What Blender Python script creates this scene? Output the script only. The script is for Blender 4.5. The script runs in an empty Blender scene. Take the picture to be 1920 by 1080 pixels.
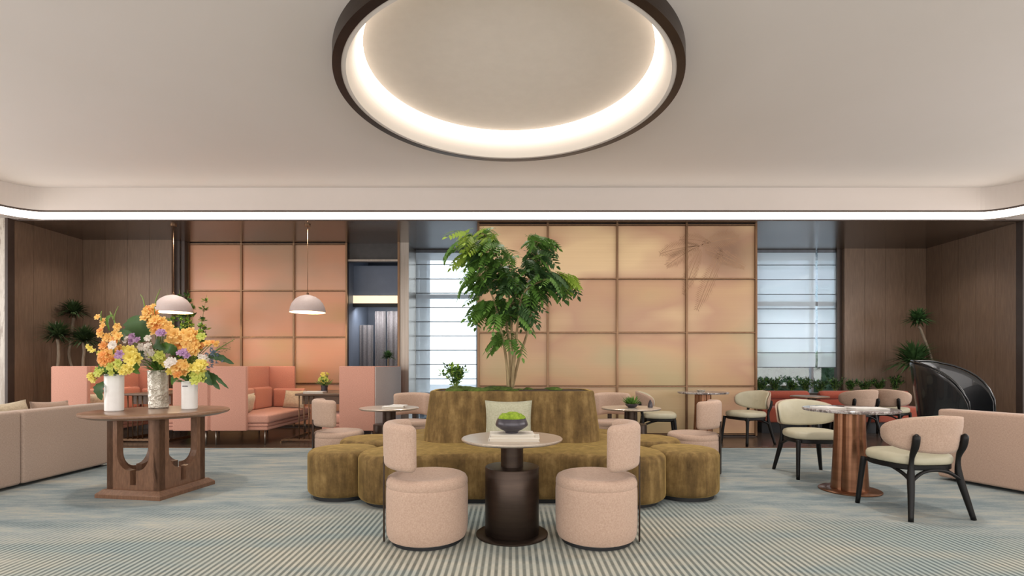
import bpy, math, random
from math import sin, cos, pi, radians, sqrt, atan2
from mathutils import Vector, Matrix, noise
random.seed(7)
S = bpy.context.scene
COL = S.collection

# ------------------------------------------------------------------ camera, world, lights, exposure
cam_d = bpy.data.cameras.new('camera'); cam = bpy.data.objects.new('camera', cam_d); COL.objects.link(cam)
cam.location = (0, 0, 1.25); cam.rotation_euler = (pi/2, 0, 0)
cam_d.lens = 18; cam_d.sensor_width = 36; cam_d.shift_y = 146/1920; cam_d.clip_start = .05
S.camera = cam
S.view_settings.view_transform = 'Standard'; S.view_settings.look = 'None'
S.view_settings.gamma = 1; S.view_settings.use_curve_mapping = False
S.view_settings.exposure = 0.0
W = bpy.data.worlds.new('world'); S.world = W; W.use_nodes = True
W.node_tree.nodes['Background'].inputs[0].default_value = (.93, .96, 1, 1)
W.node_tree.nodes['Background'].inputs[1].default_value = 4.4

def area(name, loc, rot, sx, sy, power, col=(1, 1, 1), spread=180):
    l = bpy.data.lights.new(name, 'AREA'); l.shape = 'RECTANGLE'; l.size = sx; l.size_y = sy
    l.energy = power; l.color = col; l.spread = radians(spread)
    o = bpy.data.objects.new(name, l); COL.objects.link(o); o.location = loc; o.rotation_euler = rot
    return o
def spot(name, loc, rot, power, angle=80, blend=.8, rad=.08, col=(1, .86, .7)):
    l = bpy.data.lights.new(name, 'SPOT'); l.energy = power; l.spot_size = radians(angle); l.spot_blend = blend
    l.shadow_soft_size = rad; l.color = col
    o = bpy.data.objects.new(name, l); COL.objects.link(o); o.location = loc; o.rotation_euler = rot
    return o
# broad fill lights added behind the camera and at both side walls
area('rear_fill', (0, -2.6, 2.0), (radians(90), 0, 0), 15, 3.4, 430, (1, .97, .955))
for sx_ in (-1, 1):
    area('side_fill', (sx_*10.4, 3.0, 1.9), (radians(90), 0, sx_*radians(90)), 9, 3.2, 380, (1, .975, .965))
# fill spots without fixtures, added under the main ceiling to light the seat tops
for (lx, ly) in ((-3.4, 4.6), (3.3, 4.6), (-1.1, 4.3), (1.1, 4.3), (0, 6.6), (-5.6, 3.6), (5.6, 3.8), (-6.6, 7.2), (6.4, 7.4), (-2.6, 6.9), (2.7, 7.2), (-2.4, 2.0), (2.4, 2.0)):
    spot('ceiling_fill_spot', (lx, ly, 4.24), (0, 0, 0), 170, 86, .9, .12, (1, .94, .88))
# fill spots added overhead to brighten the panels and the alcoves
for lx in (-5.9, -4.9, -3.9):
    spot('panel_fill_spot', (lx, 9.3, 3.74), (radians(28), 0, 0), 26, 100, 1, .1, (1, .9, .8))
for lx in (0, 1.25, 2.5, 3.75):
    spot('panel_fill_spot', (lx, 7.7, 4.24), (radians(24), 0, 0), 22, 90, 1, .1, (1, .9, .8))
for lx, ly in ((-7.7, 9.2), (-5.9, 9.0), (-3.6, 9.1), (6.2, 9.6), (7.9, 9.4)):
    spot('soffit_fill_spot', (lx, ly, 3.74), (radians(10), 0, 0), 95, 120, 1, .1, (1, .92, .84))

# ------------------------------------------------------------------ materials
def lin(c):
    return tuple(((v/255)/12.92 if v/255 <= .04045 else ((v/255+.055)/1.055)**2.4) for v in c) + (1,)
class NT:
    def __init__(s, name):
        s.m = bpy.data.materials.new(name); s.m.use_nodes = True
        s.n = s.m.node_tree.nodes; s.l = s.m.node_tree.links
        s.b = s.n['Principled BSDF']; s.out = s.n['Material Output']
    def add(s, t, **k):
        n = s.n.new(t)
        for a, v in k.items(): setattr(n, a, v)
        return n
    def link(s, a, b): s.l.new(a, b)
    def coords(s, scale=(1, 1, 1), kind='Object'):
        tc = s.add('ShaderNodeTexCoord'); mp = s.add('ShaderNodeMapping'); mp.inputs['Scale'].default_value = scale
        s.link(tc.outputs[kind], mp.inputs[0]); return mp.outputs[0]
    def noise(s, vec, scale=5, detail=3, rough=.6):
        n = s.add('ShaderNodeTexNoise'); n.inputs['Scale'].default_value = scale; n.inputs['Detail'].default_value = detail
        n.inputs['Roughness'].default_value = rough; s.link(vec, n.inputs['Vector']); return n.outputs['Fac']
    def ramp(s, fac, stops, interp='LINEAR'):
        r = s.add('ShaderNodeValToRGB'); r.color_ramp.interpolation = interp
        e = r.color_ramp.elements
        while len(e) < len(stops): e.new(.5)
        for i, (p, c) in enumerate(stops):
            e[i].position = p; e[i].color = lin(c) if not isinstance(c, float) else (c, c, c, 1)
        s.link(fac, r.inputs[0]); return r.outputs[0]
    def math(s, op, a, b=None, clamp=False):
        n = s.add('ShaderNodeMath', operation=op); n.use_clamp = clamp
        for i, v in enumerate((a, b)):
            if v is None: continue
            if isinstance(v, (int, float)): n.inputs[i].default_value = v
            else: s.link(v, n.inputs[i])
        return n.outputs[0]
    def mix(s, fac, a, b, blend='MIX'):
        n = s.add('ShaderNodeMix', data_type='RGBA', blend_type=blend)
        for sock, v in ((n.inputs[0], fac), (n.inputs[6], a), (n.inputs[7], b)):
            if isinstance(v, (int, float)): sock.default_value = v
            elif isinstance(v, tuple): sock.default_value = lin(v)
            else: s.link(v, sock)
        return n.outputs[2]
    def bump(s, h, strength=.3, dist=.01):
        b = s.add('ShaderNodeBump'); b.inputs['Strength'].default_value = strength; b.inputs['Distance'].default_value = dist
        s.link(h, b.inputs['Height']); s.link(b.outputs[0], s.b.inputs['Normal'])
    def base(s, c):
        if isinstance(c, tuple): s.b.inputs['Base Color'].default_value = lin(c)
        else: s.link(c, s.b.inputs['Base Color'])
    def set(s, **k):
        for a, v in k.items(): s.b.inputs[a.replace('_', ' ')].default_value = v
        return s

def simple(name, c, c2=None, rough=.6, metal=0, scale=(8, 8, 8), spec=.5, bump=0, bscale=60, sheen=0, coat=0):
    t = NT(name); v = t.coords()
    c2 = c2 or tuple(int(x*.88) for x in c)
    t.base(t.ramp(t.noise(t.coords(scale), 1, 4), [(.3, c2), (.7, c)]))
    t.set(Roughness=rough, Metallic=metal); t.b.inputs['Specular IOR Level'].default_value = spec
    if sheen: t.b.inputs['Sheen Weight'].default_value = sheen; t.b.inputs['Sheen Roughness'].default_value = .4
    if coat: t.b.inputs['Coat Weight'].default_value = coat
    if bump: t.bump(t.noise(v, bscale, 3), bump, .004)
    return t.m
def fabric(name, c, c2=None, weave=260, bump=.35, sheen=.15):
    t = NT(name); c2 = c2 or tuple(int(x*.86) for x in c)
    a = t.noise(t.coords((1, 1, .25)), weave, 2); b = t.noise(t.coords((.25, .25, 1)), weave, 2)
    w = t.math('MULTIPLY', t.math('ADD', a, b), .5)
    big = t.noise(t.coords(), 3, 3)
    col = t.ramp(w, [(.38, c2), (.6, c)])
    t.base(t.mix(t.math('MULTIPLY', big, .25), col, c2))
    t.set(Roughness=.9); t.b.inputs['Sheen Weight'].default_value = sheen
    t.b.inputs['Specular IOR Level'].default_value = .2
    t.bump(w, bump, .003); return t.m
def emit(name, c, strength):
    t = NT(name); t.base(c); t.b.inputs['Emission Color'].default_value = lin(c); t.b.inputs['Emission Strength'].default_value = strength
    return t.m

M = {}
M['ceiling'] = simple('painted_ceiling', (219, 211, 205), (215, 207, 200), .9, scale=(.4, .4, .4), spec=.2)
M['fascia'] = simple('painted_fascia', (210, 200, 193), (206, 196, 188), .8, scale=(.6, .6, .6), spec=.3)
M['pink_fab'] = fabric('pink_linen', (194, 168, 149), (173, 145, 127))
M['sofa_fab'] = fabric('sofa_linen', (198, 170, 152), (178, 150, 133), 220)
M['sofa_fab2'] = fabric('taupe_linen', (190, 168, 153), (170, 149, 134), 220)
M['sage'] = simple('sage_leather', (196, 190, 166), (184, 178, 154), .5, scale=(6, 6, 6), bump=.1, bscale=200)
M['salmon'] = fabric('salmon_wool', (208, 156, 137), (190, 138, 120), 200, .2)
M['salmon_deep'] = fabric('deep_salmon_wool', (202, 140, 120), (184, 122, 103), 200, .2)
M['greywool'] = fabric('warm_grey_wool', (190, 176, 170), (172, 158, 152), 200, .2)
M['terracotta'] = fabric('terracotta_wool', (170, 88, 70), (150, 74, 58), 200, .2)
M['cream_pillow'] = fabric('cream_pillow', (216, 202, 176), (190, 174, 148), 90, .5)
M['sage_pillow'] = fabric('sage_pillow', (186, 184, 160), (164, 162, 138), 140, .5)
M['bronze'] = simple('dark_bronze', (74, 62, 54), (62, 52, 46), .38, .85, scale=(3, 3, 30))
M['bronze_trim'] = simple('bronze_trim', (140, 110, 84), (120, 92, 70), .35, .8, scale=(20, 20, 2))
M['dark_trim'] = simple('dark_trim', (66, 52, 44), None, .5)
M['blackwood'] = simple('black_wood', (15, 14, 14), (10, 9, 9), .45, scale=(10, 10, 60), spec=.3)
M['steel'] = simple('brushed_steel', (170, 160, 150), (150, 140, 130), .35, .9, scale=(40, 40, 1))
M['blackleather'] = simple('black_leather', (24, 27, 31), (17, 19, 22), .24, bump=.08, bscale=120, coat=.5)
M['matteleather'] = simple('matt_black_leather', (19, 19, 20), (15, 15, 16), .6, bump=.15, bscale=120)
M['white_ceramic'] = simple('white_ceramic', (238, 236, 232), (230, 227, 222), .3)
M['dark_bowl'] = simple('graphite_glaze', (78, 74, 80), (60, 56, 62), .3, .3)
M['book_white'] = simple('book_cover_white', (226, 220, 208), (216, 210, 198), .6)
M['book_page'] = simple('book_pages', (202, 194, 180), (184, 176, 160), .8, scale=(1, 1, 300))
M['soil'] = simple('dark_soil', (78, 60, 40), (50, 38, 26), .95, bump=.8, bscale=60)
M['moss'] = simple('moss', (92, 112, 40), (54, 72, 22), .95, scale=(40, 40, 40), bump=.8, bscale=90)
M['moss_bright'] = simple('bright_moss', (152, 176, 52), (104, 132, 30), .95, scale=(50, 50, 50), bump=.8, bscale=120)
M['bark'] = simple('pale_bark', (170, 150, 112), (128, 106, 74), .85, scale=(30, 30, 6))
M['bark_grey'] = simple('grey_bark', (150, 136, 118), (112, 98, 82), .85, scale=(30, 30, 6))
def leaf_mat(name, c, c2, trans=.25, rough=.5):
    t = NT(name)
    t.base(t.ramp(t.noise(t.coords((6, 6, 6)), 1, 2), [(.35, c2), (.65, c)])); t.set(Roughness=rough)
    tr = t.add('ShaderNodeBsdfTranslucent'); tr.inputs[0].default_value = lin(c)
    mx = t.add('ShaderNodeMixShader'); mx.inputs[0].default_value = trans
    t.link(t.b.outputs[0], mx.inputs[1]); t.link(tr.outputs[0], mx.inputs[2]); t.link(mx.outputs[0], t.out.inputs[0]); return t.m
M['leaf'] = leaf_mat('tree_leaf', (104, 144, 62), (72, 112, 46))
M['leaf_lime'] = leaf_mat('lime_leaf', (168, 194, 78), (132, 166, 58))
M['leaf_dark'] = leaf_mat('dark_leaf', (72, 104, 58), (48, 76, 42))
M['leaf_deep'] = leaf_mat('deep_leaf', (60, 80, 44), (38, 54, 30), .15)
M['leaf_blue'] = leaf_mat('thistle_blue', (104, 118, 134), (76, 90, 104))
M['stem'] = leaf_mat('green_stem', (128, 148, 66), (96, 118, 48), .1)
for n_, c_, d_ in (('orange', (248, 200, 100), (244, 180, 66)), ('amber', (244, 166, 66), (236, 142, 44)), ('yellow', (244, 226, 96), (232, 206, 64)),
                   ('lime', (214, 216, 80), (182, 194, 54)), ('white', (244, 236, 226), (226, 214, 202)), ('purple', (186, 140, 186), (160, 108, 166))):
    M['fl_'+n_] = leaf_mat('petal_'+n_, tuple(int(255-(255-v)*.75) for v in c_), tuple(int(255-(255-v)*.8) for v in d_), .3)

def wood(name, c, c2, c3, sc=(14, 14, .6), rough=.45, spec=.4, coat=0):
    t = NT(name); v = t.coords(sc)
    n = t.noise(v, 6, 6, .65); n2 = t.noise(t.coords((sc[0]*.15, sc[1]*.15, sc[2]*.5)), 4, 3)
    col = t.ramp(n, [(.3, c2), (.55, c), (.75, c3)])
    t.base(t.mix(t.math('MULTIPLY', n2, .4), col, c2)); t.set(Roughness=rough); t.b.inputs['Specular IOR Level'].default_value = spec
    if coat: t.b.inputs['Coat Weight'].default_value = coat; t.b.inputs['Coat Roughness'].default_value = .15
    t.bump(n, .1, .002); return t.m
M['wallwood'] = wood('brown_wall_veneer', (124, 101, 83), (104, 84, 69), (140, 116, 97))
M['tablewood'] = wood('walnut', (132, 98, 76), (108, 78, 60), (150, 114, 90), (8, 8, 2), .35, .5)
M['topwood'] = wood('walnut_top', (140, 108, 86), (120, 90, 70), (156, 124, 100), (1.2, 10, 10), .28, .5)
M['boothwood'] = wood('dark_oak', (112, 88, 70), (90, 70, 56), (128, 100, 80), (1.5, 12, 12), .4)

t = NT('polished_soffit'); v = t.coords((1.2, 14, 1))
t.base(t.ramp(t.noise(v, 4, 4), [(.3, (66, 52, 43)), (.7, (84, 68, 56))])); t.set(Roughness=.2); t.b.inputs['Specular IOR Level'].default_value = .75
M['soffit'] = t.m
t = NT('dark_floor_boards'); v = t.coords((.8, 9, 1))
br = t.add('ShaderNodeTexBrick'); br.inputs['Scale'].default_value = 1; br.inputs['Mortar Size'].default_value = .004
br.inputs['Color1'].default_value = lin((64, 54, 48)); br.inputs['Color2'].default_value = lin((80, 68, 58)); br.inputs['Mortar'].default_value = lin((30, 25, 22))
br.inputs['Brick Width'].default_value = 1.6; br.inputs['Row Height'].default_value = .16
t.link(t.coords(), br.inputs['Vector']); t.base(t.mix(.4, br.outputs['Color'], t.ramp(t.noise(v, 5, 4), [(.3, (50, 42, 37)), (.7, (92, 78, 66))])))
t.set(Roughness=.25); M['floorwood'] = t.m

# striped, mottled carpet
t = NT('striped_carpet'); pos = t.coords()
sep = t.add('ShaderNodeSeparateXYZ'); t.link(pos, sep.inputs[0]); X_, Y_ = sep.outputs[0], sep.outputs[1]
st = t.math('SINE', t.math('MULTIPLY', X_, 2*pi/.0430))
st = t.math('ADD', t.math('MULTIPLY', st, .9), .5, True)
streak = t.noise(t.coords((.45, 1.7, 1)), 1.2, 5, .6)
fine = t.noise(t.coords((3, 12, 1)), 2.2, 5, .7)
rot_ = t.add('ShaderNodeMapping'); rot_.inputs['Rotation'].default_value = (0, 0, radians(24)); rot_.inputs['Scale'].default_value = (1.2, 5.5, 1); t.link(pos, rot_.inputs[0])
brush = t.noise(rot_.outputs[0], 1.6, 7, .72); grain = t.noise(t.coords((1, 1, 1)), 55, 3, .7)
mot = t.math('ADD', t.math('ADD', t.math('MULTIPLY', streak, .42), t.math('MULTIPLY', brush, .38)), t.math('ADD', t.math('MULTIPLY', fine, .08), t.math('MULTIPLY', grain, .12)))
ground = t.ramp(mot, [(.36, (98, 112, 118)), (.46, (128, 141, 145)), (.52, (150, 158, 157)), (.6, (174, 172, 161))])
pale = t.ramp(streak, [(.38, (158, 170, 168)), (.58, (194, 190, 176))])
dark = t.ramp(streak, [(.38, (86, 100, 104)), (.58, (112, 112, 103))])
stripes = t.mix(st, dark, pale); stripes = t.mix(t.ramp(brush, [(.35, 0.0), (.75, .55)]), stripes, (150, 156, 148))
# stripe zone: an oval island round the middle seats, its edge ragged
dx = t.math('DIVIDE', X_, 4.9); dy = t.math('DIVIDE', t.math('SUBTRACT', Y_, 2.6), 2.3)
rad = t.math('SQRT', t.math('ADD', t.math('MULTIPLY', dx, dx), t.math('MULTIPLY', dy, dy)))
rad = t.math('ADD', rad, t.math('MULTIPLY', t.math('SUBTRACT', streak, .5), .9))
mask = t.ramp(rad, [(.72, 1.0), (1.05, 0.0)])
t.base(t.mix(mask, ground, stripes)); t.set(Roughness=.97); t.b.inputs['Specular IOR Level'].default_value = .1
pile = t.noise(t.coords(), 340, 2); t.bump(t.math('ADD', t.math('MULTIPLY', t.math('MULTIPLY', st, mask), .6), pile), .4, .004)
M['carpet'] = t.m

# olive velvet
t = NT('olive_velvet'); n1 = t.noise(t.coords((7, 7, 1.3)), 1.6, 5, .65); n2 = t.noise(t.coords((1, 1, 1)), 9, 4, .7)
m_ = t.math('ADD', t.math('MULTIPLY', n1, .65), t.math('MULTIPLY', n2, .35))
t.base(t.ramp(m_, [(.34, (78, 60, 34)), (.5, (112, 89, 52)), (.66, (146, 120, 76))])); t.set(Roughness=.75)
t.b.inputs['Sheen Weight'].default_value = .5; t.b.inputs['Sheen Roughness'].default_value = .35; t.b.inputs['Sheen Tint'].default_value = lin((214, 184, 108))
t.b.inputs['Specular IOR Level'].default_value = .2
t.bump(n2, .15, .01); M['velvet'] = t.m

# warm printed panels, lit from inside
def panel_mat(name, x0, x1, z0, z1, blob=False):
    t = NT(name); tc = t.add('ShaderNodeNewGeometry'); mp = t.add('ShaderNodeMapping')
    t.link(tc.outputs['Position'], mp.inputs[0]); pos = mp.outputs[0]
    sp = t.add('ShaderNodeSeparateXYZ'); t.link(pos, sp.inputs[0])
    mp2 = t.add('ShaderNodeMapping'); mp2.inputs['Scale'].default_value = (.5, .5, 1.0); t.link(pos, mp2.inputs[0])
    n = t.noise(mp2.outputs[0], 1.1, 2, .4)
    mp3 = t.add('ShaderNodeMapping'); mp3.inputs['Scale'].default_value = (.25, 1, 30); t.link(pos, mp3.inputs[0])
    rip = t.noise(mp3.outputs[0], 1.5, 3, .6)
    zz = t.math('DIVIDE', t.math('SUBTRACT', sp.outputs[2], z0), z1-z0)
    f = t.math('ADD', t.math('MULTIPLY', n, 1.0), t.math('MULTIPLY', t.math('SUBTRACT', zz, .5), .25))
    if blob: stops = [(.28, (180, 162, 124)), (.44, (192, 158, 122)), (.56, (186, 147, 119)), (.7, (214, 185, 144))]
    else: stops = [(.28, (176, 142, 100)), (.42, (188, 134, 104)), (.55, (182, 134, 106)), (.72, (162, 132, 108))]
    col = t.ramp(f, stops)
    col = t.mix(t.math('MULTIPLY', t.math('SUBTRACT', rip, .35), .35, True), col, (170, 128, 92))
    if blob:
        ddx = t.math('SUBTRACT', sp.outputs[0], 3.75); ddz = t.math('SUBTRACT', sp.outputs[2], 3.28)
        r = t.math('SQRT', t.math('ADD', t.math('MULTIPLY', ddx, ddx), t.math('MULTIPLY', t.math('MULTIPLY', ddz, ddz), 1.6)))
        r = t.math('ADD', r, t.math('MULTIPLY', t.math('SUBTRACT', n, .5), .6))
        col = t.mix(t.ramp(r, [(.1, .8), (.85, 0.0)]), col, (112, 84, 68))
    t.base(col); t.set(Roughness=.35); t.b.inputs['Specular IOR Level'].default_value = .4
    t.link(col, t.b.inputs['Emission Color']); t.b.inputs['Emission Strength'].default_value = .10
    return t.m
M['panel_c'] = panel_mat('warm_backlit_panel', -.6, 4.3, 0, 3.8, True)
M['panel_l'] = panel_mat('peach_backlit_panel', -6.6, -3.3, 0, 3.8)
M['palm_shade_tint'] = simple('palm_shade_tint', (166, 128, 96), (156, 118, 88), .5)  # colour of the palm shade drawn on the panels

# marble
t = NT('grey_marble'); v = t.coords((1, 1, 1)); n = t.noise(v, 9, 8, .7); vo = t.noise(t.coords((6, 14, 6)), 2.5, 6, .75)
t.base(t.ramp(t.math('ADD', t.math('MULTIPLY', n, .5), t.math('MULTIPLY', vo, .5)), [(.38, (62, 54, 54)), (.48, (128, 118, 116)), (.53, (196, 190, 188)), (.6, (120, 106, 102))]))
t.set(Roughness=.12); M['marble'] = t.m
t = NT('pale_veined_stone'); n = t.noise(t.coords((2, 2, .4)), 1.6, 7, .7)
t.base(t.ramp(n, [(.35, (160, 148, 134)), (.5, (196, 188, 176)), (.56, (140, 126, 112)), (.7, (200, 192, 180))])); t.set(Roughness=.3); M['stone'] = t.m
t = NT('brushed_champagne'); n = t.noise(t.coords((1, 30, 1)), 5, 3)
t.base(t.ramp(n, [(.3, (206, 192, 178)), (.7, (226, 214, 200))])); t.set(Roughness=.34, Metallic=.7); M['champagne'] = t.m
M['copper'] = simple('copper_bronze', (150, 108, 82), (124, 86, 64), .28, .85, scale=(2, 2, 12))
# pearl vase: crumpled shell look
t = NT('pearl_glaze'); vo = t.noise(t.coords((9, 9, 9)), 1.6, 3)
t.base(t.ramp(vo, [(.35, (180, 172, 156)), (.65, (226, 220, 206))])); t.set(Roughness=.2, Metallic=.25); t.bump(vo, .8, .05); M['pearl'] = t.m
# sheer blind
t = NT('sheer_blind'); t.n.remove(t.b)
tp = t.add('ShaderNodeBsdfTransparent'); tp.inputs[0].default_value = (.97, .98, 1, 1)
tl = t.add('ShaderNodeBsdfTranslucent'); tl.inputs[0].default_value = (.92, .94, .96, 1)
df = t.add('ShaderNodeBsdfDiffuse'); df.inputs[0].default_value = (.8, .82, .84, 1)
m1 = t.add('ShaderNodeMixShader'); m1.inputs[0].default_value = .35; t.link(tl.outputs[0], m1.inputs[1]); t.link(df.outputs[0], m1.inputs[2])
m2 = t.add('ShaderNodeMixShader'); m2.inputs[0].default_value = .6; t.link(tp.outputs[0], m2.inputs[1]); t.link(m1.outputs[0], m2.inputs[2])
t.link(m2.outputs[0], t.out.inputs[0]); M['sheer'] = t.m
t = NT('window_glass'); t.n.remove(t.b)
tp = t.add('ShaderNodeBsdfTransparent'); tp.inputs[0].default_value = (.9, .95, .96, 1); gl = t.add('ShaderNodeBsdfGlossy'); gl.inputs['Roughness'].default_value = .03
m1 = t.add('ShaderNodeMixShader'); m1.inputs[0].default_value = .06; t.link(tp.outputs[0], m1.inputs[1]); t.link(gl.outputs[0], m1.inputs[2]); t.link(m1.outputs[0], t.out.inputs[0]); M['glass'] = t.m
M['winframe'] = simple('window_frame_metal', (150, 152, 156), None, .5)
M['batten'] = simple('blind_batten', (112, 118, 126), None, .7)
M['led'] = emit('led_strip', (255, 246, 234), 4.5)
M['led2'] = emit('cove_led', (255, 232, 196), 1.0)
t = NT('ring_diffuser'); tc = t.coords(); sp = t.add('ShaderNodeSeparateXYZ'); t.link(tc, sp.inputs[0])
f = t.math('DIVIDE', t.math('SUBTRACT', sp.outputs[2], 0.0), .31)
t.base((224, 214, 202)); t.b.inputs['Emission Color'].default_value = lin((255, 240, 222))
t.link(t.math('ADD', t.math('MULTIPLY', t.math('POWER', f, 2.4, True), 3.0), .08), t.b.inputs['Emission Strength']); M['ringglow'] = t.m
M['shade'] = simple('shade_mauve', (204, 188, 184), (196, 178, 172), .6)
M['shade_in'] = emit('shade_inside', (255, 232, 196), 1.6)
M['slate'] = simple('slate_blue', (112, 124, 144), (92, 104, 124), .4, scale=(1, 1, 1))
M['black'] = simple('black_gap', (22, 24, 28), None, .6)
M['curtain'] = fabric('grey_curtain', (122, 120, 124), (96, 95, 100), 120, .2)
M['black_glass'] = simple('smoked_glass', (58, 54, 52), (48, 44, 42), .15)
M['hedge'] = leaf_mat('outdoor_hedge', (98, 132, 98), (58, 92, 64), .3)
M['facade'] = simple('far_facade', (128, 134, 142), (112, 118, 128), .8)
M['planterbox'] = simple('planter_box', (70, 60, 52), None, .6)
M['paper'] = simple('paper', (236, 234, 230), (222, 220, 216), .7)
M['wicker'] = simple('woven_tan', (176, 146, 116), (140, 112, 86), .85, scale=(10, 10, 80), bump=.6, bscale=90)

# ------------------------------------------------------------------ mesh helpers
def link(o, parent=None):
    COL.objects.link(o)
    if parent is not None: o.parent = parent
    return o
def mesh(name, V, F, mat, parent=None, smooth=False, loc=None, mi=None):
    me = bpy.data.meshes.new(name); me.from_pydata([tuple(v) for v in V], [], F)
    for m in (mat if isinstance(mat, (list, tuple)) else [mat]): me.materials.append(m)
    if smooth: me.polygons.foreach_set('use_smooth', [True]*len(F))
    if mi: me.polygons.foreach_set('material_index', mi)
    me.update()
    o = bpy.data.objects.new(name, me); link(o, parent)
    if loc: o.location = loc
    return o
def empty(name, loc=(0, 0, 0), rz=0, parent=None):
    o = bpy.data.objects.new(name, None); link(o, parent); o.location = loc; o.rotation_euler = (0, 0, rz); o.empty_display_size = .1
    return o
def tag(o, label=None, cat=None, group=None, kind=None):
    if label: o['label'] = label
    if cat: o['category'] = cat
    if group: o['group'] = group
    if kind: o['kind'] = kind
    return o
def copy_tree(o, parent=None):
    c = o.copy(); COL.objects.link(c)
    if parent is not None: c.parent = parent
    for ch in list(o.children): copy_tree(ch, c)
    return c
def axis(h, r, n):
    a = [-h, -h+r*.12, -h+r*.35, -h+r*.65, -h+r]
    mid = [(-h+r)+(2*h-2*r)*i/n for i in range(1, n)]
    return a+mid+[-x for x in reversed(a)]
def softbox(dx, dy, dz, r=.03, n=(1, 1, 1), fn=None, off=(0, 0, 0)):
    """rounded box centred at off, surface grid; fn deforms each point"""
    h = (dx/2, dy/2, dz/2); r = min(r, *[k*.999 for k in h]); A = [axis(h[i], r, n[i]) for i in range(3)]
    idx = {}; V = []; F = []
    def vid(i, j, k):
        key = (i, j, k)
        if key not in idx:
            p = Vector((A[0][i], A[1][j], A[2][k]))
            q = Vector([max(-(h[a]-r), min(h[a]-r, p[a])) for a in range(3)]); d = p-q
            if d.length > 1e-9: p = q+d.normalized()*r
            p += Vector(off)
            if fn: p = Vector(fn(p))
            idx[key] = len(V); V.append(p)
        return idx[key]
    N = [len(a)-1 for a in A]
    for i in range(N[0]):
        for j in range(N[1]):
            F.append((vid(i, j, 0), vid(i, j+1, 0), vid(i+1, j+1, 0), vid(i+1, j, 0)))
            F.append((vid(i, j, N[2]), vid(i+1, j, N[2]), vid(i+1, j+1, N[2]), vid(i, j+1, N[2])))
    for i in range(N[0]):
        for k in range(N[2]):
            F.append((vid(i, 0, k), vid(i+1, 0, k), vid(i+1, 0, k+1), vid(i, 0, k+1)))
            F.append((vid(i, N[1], k), vid(i, N[1], k+1), vid(i+1, N[1], k+1), vid(i+1, N[1], k)))
    for j in range(N[1]):
        for k in range(N[2]):
            F.append((vid(0, j, k), vid(0, j, k+1), vid(0, j+1, k+1), vid(0, j+1, k)))
            F.append((vid(N[0], j, k), vid(N[0], j+1, k), vid(N[0], j+1, k+1), vid(N[0], j, k+1)))
    return V, F
def sbox(name, x0, x1, y0, y1, z0, z1, mat, parent=None, r=.01, n=(1, 1, 1), fn=None, bend=None):
    V, F = softbox(x1-x0, y1-y0, z1-z0, r, n, fn, ((x0+x1)/2, (y0+y1)/2, (z0+z1)/2))
    return mesh(name, V, F, mat, parent, True)
def box(name, x0, x1, y0, y1, z0, z1, mat, parent=None):
    V = [(x, y, z) for z in (z0, z1) for (x, y) in ((x0, y0), (x1, y0), (x1, y1), (x0, y1))]
    F = [(3, 2, 1, 0), (4, 5, 6, 7), (0, 1, 5, 4), (1, 2, 6, 5), (2, 3, 7, 6), (3, 0, 4, 7)]
    return mesh(name, V, F, mat, parent)
def cushion(name, w, h, t_, mat, parent=None, loc=(0, 0, 0), rot=(0, 0, 0)):
    """square scatter cushion standing in XZ, pinched corners"""
    N = 10; V = []; F = []
    for s in (-1, 1):
        for i in range(N+1):
            for j in range(N+1):
                u = i/N*2-1; v = j/N*2-1
                pin = 1-.07*(1-u*u)*1.0; pin2 = 1-.07*(1-v*v)
                b = (max(0, (1-u**4))*max(0, (1-v**4)))**.5
                V.append((u*w/2*pin2, s*t_/2*b+.004*s, v*h/2*pin+h/2))
    K = (N+1)**2
    for i in range(N):
        for j in range(N):
            a = i*(N+1)+j; F.append((a, a+N+1, a+N+2, a+1)); F.append((K+a, K+a+1, K+a+N+2, K+a+N+1))
    for i in range(N):
        for (a, b) in ((i*(N+1), (i+1)*(N+1)), (i*(N+1)+N, (i+1)*(N+1)+N), (i, i+1), (N*(N+1)+i, N*(N+1)+i+1)):
            F.append((a, b, K+b, K+a))
    o = mesh(name, V, F, mat, parent, True); o.location = loc; o.rotation_euler = rot; return o
def lathe(name, prof, mat, parent=None, segs=48, loc=None, rfn=None, smooth=True, caps=True):
    V = []; F = []; n = len(prof)
    for i in range(segs):
        a = 2*pi*i/segs
        for k, (r, z) in enumerate(prof):
            rr = r*(rfn(a, z) if rfn else 1); V.append((rr*cos(a), rr*sin(a), z))
    for i in range(segs):
        j = (i+1) % segs
        for k in range(n-1): F.append((i*n+k, j*n+k, j*n+k+1, i*n+k+1))
    if caps:
        if prof[0][0] > 1e-4: F.append(tuple(i*n for i in reversed(range(segs))))
        if prof[-1][0] > 1e-4: F.append(tuple(i*n+n-1 for i in range(segs)))
    o = mesh(name, V, F, mat, parent, smooth, loc)
    if smooth: sharp(o)
    return o
def sharp(o, ang=40):
    me = o.data
    try: me.set_sharp_from_angle(angle=radians(ang))
    except Exception: pass
    return o
def frame_at(d):
    d = d.normalized(); up = Vector((0, 0, 1)) if abs(d.z) < .9 else Vector((0, 1, 0))
    a = d.cross(up).normalized(); return a, a.cross(d).normalized()
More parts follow.
